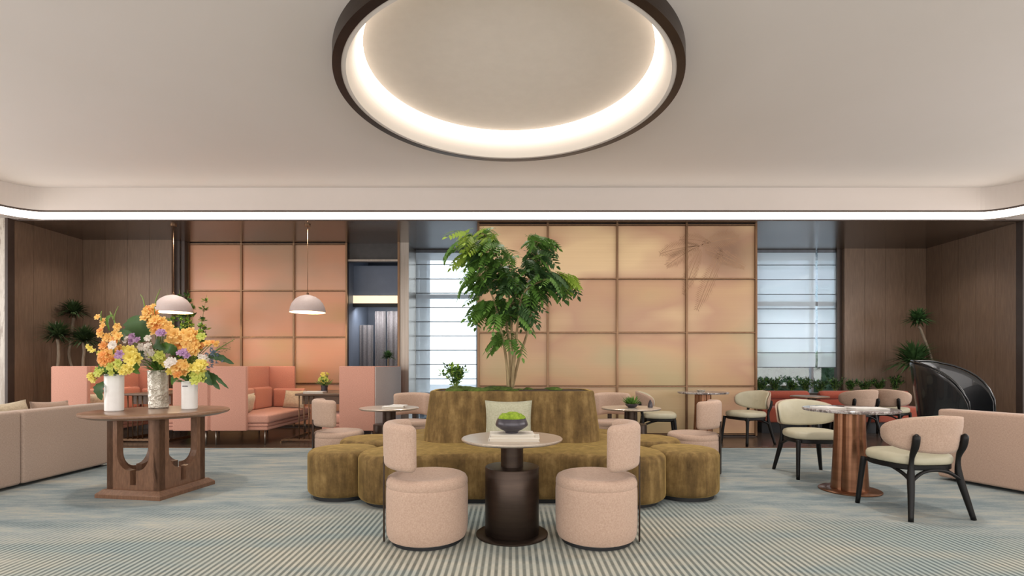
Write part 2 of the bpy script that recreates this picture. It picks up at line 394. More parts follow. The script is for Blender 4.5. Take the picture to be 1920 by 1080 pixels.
def tube_vf(pts, rad, segs=8, V=None, F=None, flat=1.0):
    V = [] if V is None else V; F = [] if F is None else F
    pts = [Vector(p) for p in pts]; n = len(pts); b0 = len(V)
    for i, p in enumerate(pts):
        d = pts[min(i+1, n-1)]-pts[max(i-1, 0)]; a, b = frame_at(d)
        r = rad[i] if isinstance(rad, (list, tuple)) else rad
        for s in range(segs):
            t_ = 2*pi*s/segs; V.append(p+a*cos(t_)*r+b*sin(t_)*r*flat)
    for i in range(n-1):
        for s in range(segs):
            s2 = (s+1) % segs; F.append((b0+i*segs+s, b0+i*segs+s2, b0+(i+1)*segs+s2, b0+(i+1)*segs+s))
    F.append(tuple(b0+s for s in reversed(range(segs)))); F.append(tuple(b0+(n-1)*segs+s for s in range(segs)))
    return V, F
def tube(name, pts, rad, mat, parent=None, segs=10, flat=1.0):
    V, F = tube_vf(pts, rad, segs, flat=flat); return mesh(name, V, F, mat, parent, True)
def smooth_pts(pts, n=6):
    P = [Vector(p) for p in pts]; out = []
    for i in range(len(P)-1):
        a, b, c, d = P[max(i-1, 0)], P[i], P[i+1], P[min(i+2, len(P)-1)]
        for k in range(n):
            t_ = k/n; out.append(.5*((2*b)+(c-a)*t_+(2*a-5*b+4*c-d)*t_*t_+(3*b-a-3*c+d)*t_**3))
    out.append(P[-1]); return out
def prism(name, outline, levels, mat, parent=None, dome=0, smooth=True, rings=4):
    """outline list of (x,y) ccw, levels list of (inset, z) bottom to top; capped, top gently domed"""
    n = len(outline); V = []; F = []
    cx = sum(p[0] for p in outline)/n; cy = sum(p[1] for p in outline)/n
    nor = []
    for i in range(n):
        a = outline[i-1]; b = outline[(i+1) % n]; tx, ty = b[0]-a[0], b[1]-a[1]; L = sqrt(tx*tx+ty*ty) or 1
        nor.append((ty/L, -tx/L))
    for (ins, z) in levels:
        for i, (x, y) in enumerate(outline): V.append((x-nor[i][0]*ins, y-nor[i][1]*ins, z))
    for k in range(len(levels)-1):
        for i in range(n):
            j = (i+1) % n; F.append((k*n+i, k*n+j, (k+1)*n+j, (k+1)*n+i))
    base = (len(levels)-1)*n; ins, zt = levels[-1]
    last = base
    for q in range(1, rings):
        s = 1-q/rings; b0 = len(V)
        for i in range(n):
            x, y, z = V[base+i]; V.append((cx+(x-cx)*s, cy+(y-cy)*s, zt+dome*(1-s*s)))
        for i in range(n):
            j = (i+1) % n; F.append((last+i, last+j, b0+j, b0+i))
        last = b0
    c = len(V); V.append((cx, cy, zt+dome))
    for i in range(n): F.append((last+i, last+(i+1) % n, c))
    F.append(tuple(reversed(range(n))))
    o = mesh(name, V, F, mat, parent, smooth)
    if smooth: sharp(o, 50)
    return o
def rounded(h0, h1, r, n=4):
    """levels of a softly rounded upright block"""
    L = [(r*(1-sin(pi/2*i/n)), h0+r*(1-cos(pi/2*i/n))) for i in range(n+1)]
    return L+[(r*(1-cos(pi/2*i/n)), h1-r*(1-sin(pi/2*i/n))) for i in range(n+1)]
def poly_panel(name, pts, y0, y1, mat, parent=None, fn=None):
    """polygon in XZ extruded from y0 to y1"""
    n = len(pts); V = [(x, y0, z) for x, z in pts]+[(x, y1, z) for x, z in pts]
    if fn: V = [fn(Vector(v)) for v in V]
    F = [tuple(range(n)), tuple(reversed(range(n, 2*n)))]+[(i, n+i, n+(i+1) % n, (i+1) % n) for i in range(n)]
    return mesh(name, V, F, mat, parent)
def quads(name, V, mat, parent=None): return mesh(name, V, [tuple(range(i, i+4)) for i in range(0, len(V), 4)], mat, parent)

# ------------------------------------------------------------------ the room
SOF, TRAY = 3.76, 4.30
def structure(o, label=None): o['kind'] = 'structure'; return o
structure(box('floor', -10.6, 10.6, -3, 7.82, -.1, 0, M['carpet']))
structure(box('floor', -10.6, 10.6, 7.82, 12.2, -.1, .0, M['floorwood']))
structure(box('trim_1', -10.6, 10.6, 7.80, 7.84, 0, .006, M['bronze_trim']))
structure(box('wall_rear', -10.7, 10.7, -3.1, -3, 0, 4.5, M['fascia']))
structure(box('wall_left', -10.7, -10.6, -3, 8.7, 0, 4.5, M['fascia']))
structure(box('wall_right', 10.6, 10.7, -3, 8.9, 0, 4.5, M['fascia']))
structure(box('wall_stone', -10.6, -8.60, 8.70, 8.8, 0, SOF, M['stone']))
structure(box('trim_2', -8.60, -8.55, 8.68, 8.8, 0, SOF, M['dark_trim']))
structure(box('wall_plaster', 8.92, 10.6, 8.90, 9.0, 0, SOF, M['stone']))
structure(box('trim_3', 8.86, 8.92, 8.88, 9.0, 0, SOF, M['dark_trim']))
# veneered alcoves: boards with fine shadow gaps between them
def board_wall(name, ax, fixed, a0, a1, z1, mat, width=.62, thick=.1, sgn=1):
    w = empty(name); structure(w)
    if ax == 'y': box('backing', fixed+sgn*(thick-.01), fixed+sgn*(thick+.04), a0, a1+.3, 0, z1, M['dark_trim'], w)
    else: box('backing', a0-.1, a1+.1, fixed+thick-.01, fixed+thick+.04, 0, z1, M['dark_trim'], w)
    n = max(1, round(abs(a1-a0)/width)); g = .003
    for i in range(n):
        p, q = a0+(a1-a0)*i/n+g, a0+(a1-a0)*(i+1)/n-g
        if ax == 'y': o = box('panel', fixed, fixed+thick*sgn, p, q, 0, z1, mat, w) if sgn > 0 else box('panel', fixed-thick, fixed, p, q, 0, z1, mat, w)
        else: o = box('panel', p, q, fixed, fixed+thick, 0, z1, mat, w)
    return w
board_wall('wall_alcove_left', 'y', -8.55, 8.8, 10.2, SOF, M['wallwood'], .35, .05, -1)
board_wall('wall_back_left', 'x', 10.2, -8.55, -6.78, SOF, M['wallwood'], .44, .1)
board_wall('wall_alcove_right', 'y', 8.86, 9.0, 10.95, SOF, M['wallwood'], .4, .05, 1)
board_wall('wall_back_right', 'x', 10.95, 7.11, 8.86, SOF, M['wallwood'], .44, .1)
structure(box('wall_return', -6.78, -6.6, 10.32, 10.6, 0, SOF, M['dark_trim']))
structure(box('wall_return', 7.11, 7.25, 11.05, 11.3, 0, SOF, M['dark_trim']))
for nm, a in (('baseboard_left', (-8.55, -6.6, 10.17, 10.2)), ('baseboard_right', (7.11, 8.86, 10.92, 10.95))):
    structure(box(nm, a[0], a[1], a[2], a[3], 0, .1, M['dark_trim']))
# gridded luminous partitions
def grid_wall(name, x0, x1, yf, cols, zs, mat, thick, frame=.035):
    w = empty(name); structure(w)
    box('core', x0, x1, yf+.05, yf+thick, 0, SOF, M['dark_trim'], w)
    cw = (x1-x0)/cols
    for i in range(cols):
        for k in range(len(zs)-1):
            a, b = x0+i*cw+frame*.45, x0+(i+1)*cw-frame*.45
            V, F = softbox(b-a, .02, zs[k+1]-zs[k]-frame*.8, .006, off=((a+b)/2, yf+.032, (zs[k]+zs[k+1])/2))
            mesh('panel', V, F, mat, w, True)
    for i in range(cols+1):
        x = x0+i*cw; box('mullion', x-frame/2, x+frame/2, yf-.012, yf+.05, zs[0]-.03, SOF-.004, M['bronze_trim'], w)
    for z in zs: 
        for i in range(cols): box('rail', x0+i*cw+frame/2, x0+(i+1)*cw-frame/2, yf-.004, yf+.05, z-.010, z+.010, M['bronze_trim'], w)
    box('skirting', x0, x1, yf-.005, yf+.05, 0, zs[0]-.03, M['dark_trim'], w)
    return w
zc = [-.027+.0, 0, 0, 0]
zc = [SOF-.03-.947*k for k in range(4, -1, -1)]; zc[0] = max(zc[0], .03); zc[0] = .05
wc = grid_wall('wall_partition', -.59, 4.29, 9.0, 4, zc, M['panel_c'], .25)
wl = grid_wall('wall_booth', -6.58, -3.37, 10.42, 3, zc, M['panel_l'], .15)
# shade of palm fronds on the right-hand panels, drawn as thin tinted quads
def frond_shade(root, tip, n, length, sag):
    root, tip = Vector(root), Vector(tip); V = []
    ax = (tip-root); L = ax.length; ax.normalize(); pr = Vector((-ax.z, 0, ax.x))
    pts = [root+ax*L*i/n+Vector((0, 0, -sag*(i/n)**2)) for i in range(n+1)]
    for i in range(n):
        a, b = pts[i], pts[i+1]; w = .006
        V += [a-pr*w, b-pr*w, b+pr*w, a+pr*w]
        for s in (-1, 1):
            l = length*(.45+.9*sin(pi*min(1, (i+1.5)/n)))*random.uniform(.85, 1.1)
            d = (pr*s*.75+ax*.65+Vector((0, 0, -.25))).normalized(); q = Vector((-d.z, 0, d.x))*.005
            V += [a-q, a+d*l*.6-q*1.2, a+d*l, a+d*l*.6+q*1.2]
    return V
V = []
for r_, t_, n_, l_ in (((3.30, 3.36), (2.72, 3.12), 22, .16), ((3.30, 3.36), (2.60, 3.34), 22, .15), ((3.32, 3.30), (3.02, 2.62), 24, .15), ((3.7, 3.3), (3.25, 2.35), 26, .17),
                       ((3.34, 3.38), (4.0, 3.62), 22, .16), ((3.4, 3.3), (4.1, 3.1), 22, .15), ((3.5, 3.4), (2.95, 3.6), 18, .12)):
    V += frond_shade((r_[0], 9.0198, r_[1]), (t_[0], 9.0198, t_[1]), n_, l_, .12)
po = quads('palm_shade', V, M['palm_shade_tint'], wc)

# niche beside the panels
nw = empty('wall_niche'); structure(nw)
box('back', -3.40, -2.2, 12.0, 12.1, 0, SOF, M['slate'], nw)
box('side', -3.45, -3.37, 10.55, 12.0, 0, SOF, M['slate'], nw)
box('header', -3.37, -2.29, 10.50, 10.56, 3.43, SOF, M['black_glass'], nw)
box('ledge', -3.37, -2.29, 10.46, 10.56, 3.385, 3.425, M['steel'], nw)
box('bulkhead', -3.37, -2.29, 10.9, 12.0, 2.76, 3.38, M['slate'], nw)
box('cove_strip', -3.37, -2.29, 10.86, 10.90, 2.58, 2.74, M['led2'], nw)
box('lip', -3.37, -2.29, 10.84, 10.92, 2.50, 2.575, M['black'], nw)
structure(box('wall_pillar', -2.29, -2.10, 10.42, 11.25, 0, SOF, M['steel']))
structure(box('trim_4', -2.32, -2.28, 10.38, 10.45, 0, SOF, M['bronze_trim']))
for i, (a, b, z1) in enumerate(((-3.36, -3.07, 2.05), (-3.03, -2.80, 2.36), (-2.75, -2.44, 2.36))):
    def ff(p, i=i): return (p.x, p.y+.025*sin(p.x*60), p.z)
    o = sbox('grey_curtain', a, b, 11.3, 11.36, .05, z1+.1, M['curtain'], None, .01, (14, 1, 2), ff)
    tag(o, ('short grey hanging at the left of the dark niche behind the booth', 'tall narrow grey hanging in the middle of the dark niche', 'wide grey hanging at the right of the dark niche')[i], 'curtain', 'grey hangings in the niche')

# outer back walls and windows
structure(box('wall_back', -.75, 5.3, 11.2, 11.3, 0, SOF, M['fascia']))
structure(box('wall_back', -10.6, -3.45, 12.0, 12.1, 0, SOF, M['slate']))
def window(name, x0, x1, y, muls, zbar, sill):
    w = empty(name); structure(w)
    box('glass', x0, x1, y+.12, y+.13, sill, SOF, M['glass'], w)
    for m_ in [x0+.02]+muls+[x1-.02]: box('mullion', m_-.025, m_+.025, y+.08, y+.17, sill, SOF, M['winframe'], w)
    for z in zbar: box('transom', x0, x1, y+.075, y+.165, z-.045, z+.045, M['winframe'], w)
    if sill > .05: box('sill_wall', x0, x1, y, y+.15, 0, sill, M['dark_trim'], w)
    return w
window('window_1', -2.10, -.75, 11.2, [], [2.78], .02)
window('window_2', 5.30, 7.25, 11.2, [6.62], [2.62], .42)
def blind(x0, x1, y, z0, z1, step, label):
    b = empty('roman_blind', ((x0+x1)/2, y, z0)); cx = (x0+x1)/2
    n = round((z1-z0)/step); h = (z1-z0)/n
    for i in range(n):
        za = i*h; V = []; F = []
        for k in range(5):
            f = k/4; yy = -.02*sin(pi*f)
            V += [(x0-cx, yy, za+h*f), (x1-cx, yy, za+h*f)]
        F = [(2*k, 2*k+1, 2*k+3, 2*k+2) for k in range(4)]
        mesh('fabric_panel', V, F, M['sheer'], b, True)
        box('batten', x0-cx, x1-cx, -.006, .006, za-.008, za+.008, M['batten'], b)
    box('headrail', x0-cx, x1-cx, -.03, .03, z1-z0-.05, z1-z0, M['batten'], b)
    return tag(b, label, 'blind')
blind(-2.09, -.76, 11.14, .35, SOF, .31, 'sheer white roman blind filling the narrow window left of the big panelled partition')
blind(5.31, 6.595, 11.14, 1.22, SOF, .305, 'wide sheer white roman blind in the right-hand window')
blind(6.645, 7.10, 11.14, 1.22, SOF, .305, 'narrow sheer white roman blind beside the brown veneered wall')
# what lies outside
structure(box('ground', -12, 16, 12.2, 40, -.3, -.2, M['facade']))
o = box('office_building', 4, 14.6, 22, 24, -.2, 13, M['facade']); tag(o, 'pale building seen dimly through the right-hand blinds', 'building')
for i in range(5):
    for k in range(5): box('window', 4.6+i*2, 5.9+i*2, 21.93, 22.0, 1+k*2.2, 2.5+k*2.2, M['glass'], o)
o = box('concrete_column', -2.6, -2.05, 12.3, 12.8, -.2, 6, M['facade']); tag(o, 'grey column outside the left window seen through its blind', 'column')

# ceiling: rounded tray, fascia, light strip, black shadow gap, lower soffit
R_ = .5; path = [(-8.45, -2.9), (-8.45, 8.26)]
path += [(-7.95-R_*cos(a), 8.26+R_*sin(a)) for a in [pi/2*i/12 for i in range(1, 13)]]
path += [(7.95, 8.76)]+[(7.95+R_*sin(a), 8.26+R_*cos(a)) for a in [pi/2*i/12 for i in range(1, 13)]]+[(8.45, -2.9)]
def ribbon(name, z0, z1, mat, off=0, parent=None, thick=.02):
    V = []; F = []; n = len(path)
    for i, (x, y) in enumerate(path):
        a = path[max(i-1, 0)]; b = path[min(i+1, n-1)]; tx, ty = b[0]-a[0], b[1]-a[1]; L = sqrt(tx*tx+ty*ty); nx, ny = -ty/L, tx/L
        for (o_, z) in ((off, z0), (off, z1), (off+thick, z1), (off+thick, z0)): V.append((x+nx*o_, y+ny*o_, z))
    for i in range(n-1):
        for k in range(4): F.append((i*4+k, i*4+(k+1) % 4, (i+1)*4+(k+1) % 4, (i+1)*4+k))
    return mesh(name, V, F, mat, parent, False)
structure(ribbon('trim_5', 3.915, TRAY, M['fascia'], 0)); structure(ribbon('trim_6', 3.88, 3.915, M['dark_trim'], .012))
o = ribbon('light_strip', SOF+.002, 3.88, M['led'], .004); tag(o, 'continuous white light strip running round the edge of the raised ceiling', 'light strip')
RC = (-.03, 5.48)
# tray lid with a round hole for the ring light
V = []; F = []; Ro = 1.69
angs = sorted([2*pi*i/96 for i in range(96)]+[atan2(yy-RC[1], xx-RC[0]) % (2*pi) for xx in (-8.47, 8.47) for yy in (-2.95, 8.78)]); n = len(angs)
for a in angs:
    c, s = cos(a), sin(a); V.append((RC[0]+Ro*c, RC[1]+Ro*s, TRAY))
    k = 1e9
    for (lim, d) in ((8.47-RC[0], c), (8.47+RC[0], -c), (8.78-RC[1], s), (RC[1]+2.95, -s)):
        if d > 1e-6: k = min(k, lim/d)
    V.append((RC[0]+k*c, RC[1]+k*s, TRAY))
for i in range(n): j = (i+1) % n; F.append((2*i, 2*j, 2*j+1, 2*i+1))
ceil = mesh('ceiling', V, F, M['ceiling']); structure(ceil)
structure(box('ceiling', -8.6, 8.6, -3, 8.9, 4.60, 4.65, M['ceiling']))
o = mesh('ceiling', [(-8.47, 8.26, SOF+.01)]+[(x, y, SOF+.01) for x, y in path[1:14]]+[(-8.47, 8.77, SOF+.01)], [tuple(range(15))], M['fascia']); structure(o)
o = mesh('ceiling', [(8.47, 8.26, SOF+.01)]+[(x, y, SOF+.01) for x, y in reversed(path[14:28])]+[(8.47, 8.77, SOF+.01)], [tuple(range(len(path[14:28])+2))], M['fascia']); structure(o)
structure(box('ceiling', -10.6, -8.47, -3, 8.8, SOF, SOF+.1, M['fascia']))
structure(box('ceiling', 8.47, 10.6, -3, 8.9, SOF, SOF+.1, M['fascia']))
structure(box('ceiling', -10.6, 10.6, 8.785, 12.2, SOF, SOF+.1, M['soffit']))
structure(box('trim_7', -8.5, 8.86, 8.775, 8.80, SOF-.02, SOF+.002, M['dark_trim']))

# ring light
rg = empty('ring_light', (RC[0], RC[1], 4.15)); tag(rg, 'large round recessed ceiling light with a dark bronze rim and glowing inner band', 'ceiling light')
lathe('rim', [(1.79, 0.0), (1.79, .149), (1.708, .149), (1.708, 0.0), (1.79, 0.0)], M['bronze'], rg, 160, caps=False)
lathe('lip', [(1.708, .004), (1.708, .10), (1.665, .012), (1.665, .003), (1.708, .004)], M['ceiling'], rg, 160, caps=False)
lathe('glowing_band', [(1.664, .006), (1.63, .08), (1.59, .16), (1.545, .24), (1.504, .31)], M['ringglow'], rg, 160, caps=False)
V = [(1.53*cos(2*pi*i/96), 1.53*sin(2*pi*i/96), .312) for i in range(96)]
mesh('centre_disc', V, [tuple(reversed(range(96)))], simple('recess_paint', (240, 230, 220), (236, 226, 216), .9, spec=.2), rg)

# ------------------------------------------------------------------ central banquette with planter
def circle(cx, cy, r, n=56, sq=1.0): return [(cx+r*cos(2*pi*i/n), cy+r*sin(2*pi*i/n)) for i in range(n)]
def outline_sdf(f, c, n=160, rmax=4, r0=.1):
    out = []
    for i in range(n):
        a = 2*pi*i/n; d = (cos(a), sin(a)); lo, hi = r0, rmax
        # march to the last inside point
        r = r0
        while r < rmax and f(c[0]+d[0]*r, c[1]+d[1]*r) < 0: r += .02
        out.append((c[0]+d[0]*(r-.01), c[1]+d[1]*(r-.01)))
    for _ in range(3):
        out = [((out[i-1][0]+2*out[i][0]+out[(i+1) % n][0])/4, (out[i-1][1]+2*out[i][1]+out[(i+1) % n][1])/4) for i in range(n)]
    return out
def smin(a, b, k):
    h = max(k-abs(a-b), 0)/k; return min(a, b)-h*h*k*.25
def seat_f(x, y):
    d = abs(x)
    a = sqrt((d-1.04)**2+(y-4.78)**2)-.38
    qx, qy = max(abs(x)-1.0, 0), max(abs(y-5.35)-.50, 0); b = sqrt(qx*qx+qy*qy)-.24
    return smin(a, b, .28)
bq = empty('planter_banquette', (0, 5.4, 0)); tag(bq, 'olive velvet island banquette of rounded lobes with planted backrest', 'banquette')
def at_bq(pts): return [(x, y-5.4) for x, y in pts]
SEAT = .455
prism('centre_seat', at_bq(outline_sdf(seat_f, (0, 5.2))), rounded(.035, SEAT, .055), M['velvet'], bq, .01, rings=6)
lobes = ((-1.63, 4.98, .335), (1.66, 4.98, .335), (-1.54, 5.70, .36), (1.50, 5.70, .36), (-.95, 6.25, .36), (.95, 6.25, .36))
for (x, y, r) in lobes:
    prism('seat_lobe', at_bq(circle(x, y, r)), rounded(.035, SEAT-.004, .055), M['velvet'], bq, .012)
    prism('plinth', at_bq(circle(x, y, r-.05)), [(0, 0), (0, .075)], M['black'], bq)
prism('plinth', at_bq([(x*.96, 5.3+(y-5.3)*.93) for x, y in outline_sdf(seat_f, (0, 5.2))]), [(0, 0), (0, .075)], M['black'], bq)
def stadium(hx, y0, y1, r, n=10):
    P = []
    for (cx, cy, a0) in ((hx-r, y0+r, -pi/2), (hx-r, y1-r, 0), (-hx+r, y1-r, pi/2), (-hx+r, y0+r, pi)):
        for i in range(n+1): a = a0+pi/2*i/n; P.append((cx+r*cos(a), cy+r*sin(a)))
    Q = []
    for i in range(len(P)):
        a, b = P[i], P[(i+1) % len(P)]; m = max(1, int(sqrt((a[0]-b[0])**2+(a[1]-b[1])**2)/.12))
        Q += [(a[0]+(b[0]-a[0])*k/m, a[1]+(b[1]-a[1])*k/m) for k in range(m)]
    return Q
so = stadium(.95, 5.22, 6.12, .30)
lv = [(0, SEAT-.02), (.01, .55), (.04, .75), (.065, .93)]+[(.065+.02*i/3*(i/3), .93+.055*sin(pi/2*i/3)) for i in range(1, 4)]+[(.12, .985), (.125, .94)]
prism('planter_backrest', at_bq(so), lv, M['velvet'], bq)
soil = prism('soil', at_bq(stadium(.82, 5.36, 6.0, .22)), [(0, .93), (0, .975)], M['soil'], bq, .015)
def blob(name, mat, parent, loc, r, seed, sq=.5, res=10):
    V = []; F = []
    for i in range(res+1):
        th = pi*i/res
        for k in range(res*2):
            ph = pi*k/res; d = Vector((sin(th)*cos(ph), sin(th)*sin(ph), cos(th)))
            q = 1+.22*noise.noise(d*2.5+Vector((seed, 0, 0)))+.08*noise.noise(d*9+Vector((seed, 3, 0)))
            V.append((d.x*r*q, d.y*r*q, d.z*r*q*sq))
    for i in range(res):
        for k in range(res*2):
            a = i*res*2+k; b = i*res*2+(k+1) % (res*2); F.append((a, a+res*2, b+res*2, b))
    return mesh(name, V, F, mat, parent, True, loc)
for i in range(26):
    x = random.uniform(-.74, .74); y = random.uniform(5.42, 5.92)
    blob('moss', M['moss'], bq, (x, y-5.4, .985), random.uniform(.05, .12), i, random.uniform(.25, .45), 7)

# tree: multi-stem with compound leaves
def px(x, y, Y): return Vector(((x-960)/960*Y, Y, 1.25-(y-686)/960*Y))
TY = 5.68
tree = empty('indoor_tree', (.0, TY, .985)); tag(tree, 'tall green multi-stem tree growing from the centre of the banquette planter', 'tree')
org = Vector((0, TY, .985))
stems = [
    [(957, 727, 0), (962, 680, 0), (960, 630, .02), (955, 560, .05), (940, 500, .05), (915, 450, 0)],
    [(961, 727, .03), (974, 670, .05), (990, 620, .1), (1000, 560, .12), (1005, 500, .1), (1002, 455, .05)],
    [(953, 727, -.03), (950, 680, -.05), (940, 620, -.1), (925, 560, -.2), (905, 520, -.2)],
    [(959, 727, -.02), (966, 660, -.1), (972, 600, -.2), (985, 545, -.25), (1045, 515, -.25)],
    [(958, 727, .05), (955, 650, .15), (945, 580, .25), (930, 520, .3), (890, 470, .3)],
]
SP = []
for s in stems:
    pts = smooth_pts([px(a, b, TY+c)-org for a, b, c in s], 6); SP.append(pts); n_ = len(pts)
    tube('stem', pts, [.017*(1-.75*i/n_)+.002 for i in range(n_)], M['bark'], tree, 7)
def pinnate(L, n, w, l, droop=.35):
    V = []; F = []; sp_ = []
    for i in range(n+1):
        f = i/n; sp_.append(Vector((L*f, 0, -droop*L*f*f+.12*L*f)))
    tube_vf(sp_, .0025, 4, V, F)
    for i in range(2, n+1):
        p = sp_[i]; ll = l*(.75+.5*sin(pi*i/n))
        for s in ((-1, 1) if i < n else (0,)):
            d = Vector((.55, s*.9, -.35)).normalized() if s else Vector((1, 0, -.4)).normalized()
            q = Vector((-d.y, d.x, 0)).normalized()*w*.5 if s else Vector((0, w*.5, 0)); b0 = len(V)
            up = Vector((0, 0, .006))
            V += [p, p+d*ll*.3+q+up, p+d*ll*.3-q+up, p+d*ll*.7+q*.8-up, p+d*ll*.7-q*.8-up, p+d*ll-up*3]
            F += [(b0, b0+2, b0+1), (b0+1, b0+2, b0+4, b0+3), (b0+3, b0+4, b0+5)]
    return V, F
def leaf_protos(n, mats, mk):
    out = {}
    for mn in mats:
        out[mn] = []
        for i in range(n):
            V, F = mk(i); me = bpy.data.meshes.new('leaf'); me.from_pydata([tuple(v) for v in V], [], F); me.materials.append(M[mn]); me.update(); out[mn].append(me)
    return out
LP = leaf_protos(4, ('leaf', 'leaf_lime', 'leaf_dark'), lambda i: pinnate(.25+.02*i, 8, .042, .088+.004*i, .6))
def put_leaf(me, parent, loc, az, pitch, roll, sc, name='leaf'):
    o = bpy.data.objects.new(name, me); link(o, parent); o.location = loc; o.rotation_euler = (roll, pitch, az); o.scale = (sc,)*3; return o
# foliage clusters (x, y, rx, ry, count, material)
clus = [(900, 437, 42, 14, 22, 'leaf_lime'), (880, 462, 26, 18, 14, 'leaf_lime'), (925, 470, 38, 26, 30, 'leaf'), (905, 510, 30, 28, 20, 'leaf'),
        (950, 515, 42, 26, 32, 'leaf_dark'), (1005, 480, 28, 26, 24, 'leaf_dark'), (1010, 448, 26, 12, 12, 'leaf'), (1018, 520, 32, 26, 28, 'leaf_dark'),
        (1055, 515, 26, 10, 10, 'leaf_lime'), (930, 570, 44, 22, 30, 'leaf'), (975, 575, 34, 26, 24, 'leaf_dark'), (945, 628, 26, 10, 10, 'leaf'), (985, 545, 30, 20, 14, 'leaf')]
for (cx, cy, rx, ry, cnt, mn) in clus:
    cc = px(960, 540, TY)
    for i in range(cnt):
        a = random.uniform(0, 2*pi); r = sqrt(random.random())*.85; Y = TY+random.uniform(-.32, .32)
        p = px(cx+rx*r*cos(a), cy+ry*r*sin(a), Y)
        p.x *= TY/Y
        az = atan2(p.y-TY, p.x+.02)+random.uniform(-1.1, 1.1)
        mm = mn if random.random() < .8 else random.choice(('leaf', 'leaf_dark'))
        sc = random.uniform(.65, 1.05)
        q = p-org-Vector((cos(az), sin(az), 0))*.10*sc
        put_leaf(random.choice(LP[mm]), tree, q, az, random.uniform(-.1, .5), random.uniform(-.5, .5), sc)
V = []; F = []
for (cx, cy, rx, ry, cnt, mn) in clus:
    for i in range(int(cnt*.45)):
        Y = TY+random.uniform(-.36, .36); a = random.uniform(0, 2*pi); q_ = sqrt(random.random())*.95; p = px(cx+rx*q_*cos(a), cy+ry*q_*sin(a), Y); p.x *= TY/Y
        me = random.choice(LP[mn]); mt_ = Matrix.Translation(p-org) @ Matrix.Rotation(random.uniform(0, 2*pi), 4, 'Z') @ Matrix.Rotation(random.uniform(-.2, .7), 4, 'Y') @ Matrix.Scale(random.uniform(.5, .9), 4)
        b_ = len(V); V += [mt_ @ v.co for v in me.vertices]; F += [tuple(b_+k for k in pl.vertices) for pl in me.polygons]
mesh('foliage', V, F, M['leaf'], tree)['kind'] = 'stuff'
# twigs linking the clusters to the stems
V = []; F = []
for (cx, cy, rx, ry, cnt, mn) in clus:
    for k in range(5):
        p = px(cx+random.uniform(-.6, .6)*rx, cy+random.uniform(-.6, .6)*ry, TY+random.uniform(-.2, .2))-org
        best = min((q for s in SP for q in s), key=lambda q: (q-p).length+max(0, q.z-p.z)*1.5)
        tube_vf([best, (best+p)/2+Vector((0, 0, .03)), p], [.006, .004, .002], 5, V, F)
mesh('twigs', V, F, M['bark'], tree, True)['kind'] = 'stuff'

def shrub(name, loc, w, h, n, mats, label, cat='plant', leaf=(.05, .022), nst=7, group=None, upright=.6, kind_each=True):
    o = empty(name, loc); V = []; F = []; LV = {m: ([], []) for m in mats}
    for s in range(nst):
        a = random.uniform(0, 2*pi); r = random.uniform(.1, 1)*w/2
        tip = Vector((cos(a)*r, sin(a)*r*.6, h*random.uniform(.6, 1))); mid = tip*.5+Vector((0, 0, .12*h))
        P = smooth_pts([(0, 0, 0), mid, tip], 5); tube_vf(P, [.006*(1-.7*i/len(P)) for i in range(len(P))], 5, V, F)
        for k in range(n//nst):
            f = random.uniform(.3, 1); p = P[int(f*(len(P)-1))]+Vector([random.uniform(-.02, .02) for _ in range(3)])
            d = Vector((random.gauss(0, 1), random.gauss(0, 1), random.uniform(-.2, 1.5)*upright*1.5)).normalized()
            q = d.cross(Vector((random.random()-.5, random.random()-.5, 1))).normalized()*leaf[1]; L = leaf[0]*random.uniform(.7, 1.3)
            lv_, lf = LV[random.choice(mats)]; b0 = len(lv_)
            lv_ += [p, p+d*L*.5+q, p+d*L, p+d*L*.5-q]; lf += [(b0, b0+1, b0+2, b0+3)]
    mesh('stems', V, F, M['stem'], o, True)
    for m_, (a, b) in LV.items():
        if a: mesh('foliage', a, b, M[m_], o)['kind'] = 'stuff'
    return tag(o, label, cat, group)
shrub('leafy_shrub', (-.62, 5.62, .98), .36, .30, 420, ['leaf', 'leaf_dark', 'leaf_lime'], 'small leafy shrub at the left end of the banquette planter', leaf=(.055, .014), nst=11)

cu = cushion('scatter_cushion', .48, .45, .13, M['sage_pillow'], None, (-.035, 5.10, .462), (radians(-14), 0, 0)); tag(cu, 'pale sage square cushion leaning on the olive planter backrest', 'cushion')

# ------------------------------------------------------------------ drum stools with curved backs
def drum_stool():
    t_ = empty('drum_stool')
    lathe('plinth', [(.25, 0), (.25, .03)], M['black'], t_, 40)
    lathe('seat_drum', [(.245, .02), (.275, .035), (.288, .07), (.293, .14), (.293, .36), (.291, .395), (.288, .40)], M['pink_fab'], t_, 56)
    lathe('seat_cushion', [(.288, .40), (.292, .41), (.291, .435), (.28, .458), (.262, .468), (.235, .472), (.21, .466), (.14, .464), (0, .463)], M['pink_fab'], t_, 56)
    def bend(p):
        a = p.x/.262; r = .262-p.y
        r += .02*(p.z-.68)
        sag = .012*cos(a*1.2)
        return (-r*cos(a), r*sin(a), p.z+sag)
    V, F = softbox(.62, .095, .32, .045, (14, 2, 4), bend, (0, 0, .685)); mesh('backrest', V, F, M['pink_fab'], t_, True)
    def b2(p): return (-.304+p.y, p.x, p.z)
    V, F = softbox(.062, .012, .60, .003, (2, 1, 2), b2, (0, 0, .315)); mesh('back_bracket', V, F, M['bronze'], t_, True)
    return t_
def stool(proto, first, x, y, face, label):
    o = proto if first else copy_tree(proto); o.location = (x, y, 0); o.rotation_euler = (0, 0, face)
    return tag(o, label, 'stool', 'pink drum stools with curved backs')
ds = drum_stool()
stool(ds, True, -.612, 3.70, radians(15), 'pink drum stool with curved back in front, left of the small metal table')
stool(ds, False, .608, 3.70, pi-radians(15), 'pink drum stool with curved back in front, right of the small metal table')
stool(ds, False, -2.10, 6.22, radians(34), 'pink drum stool with curved back behind the left lobes of the banquette')
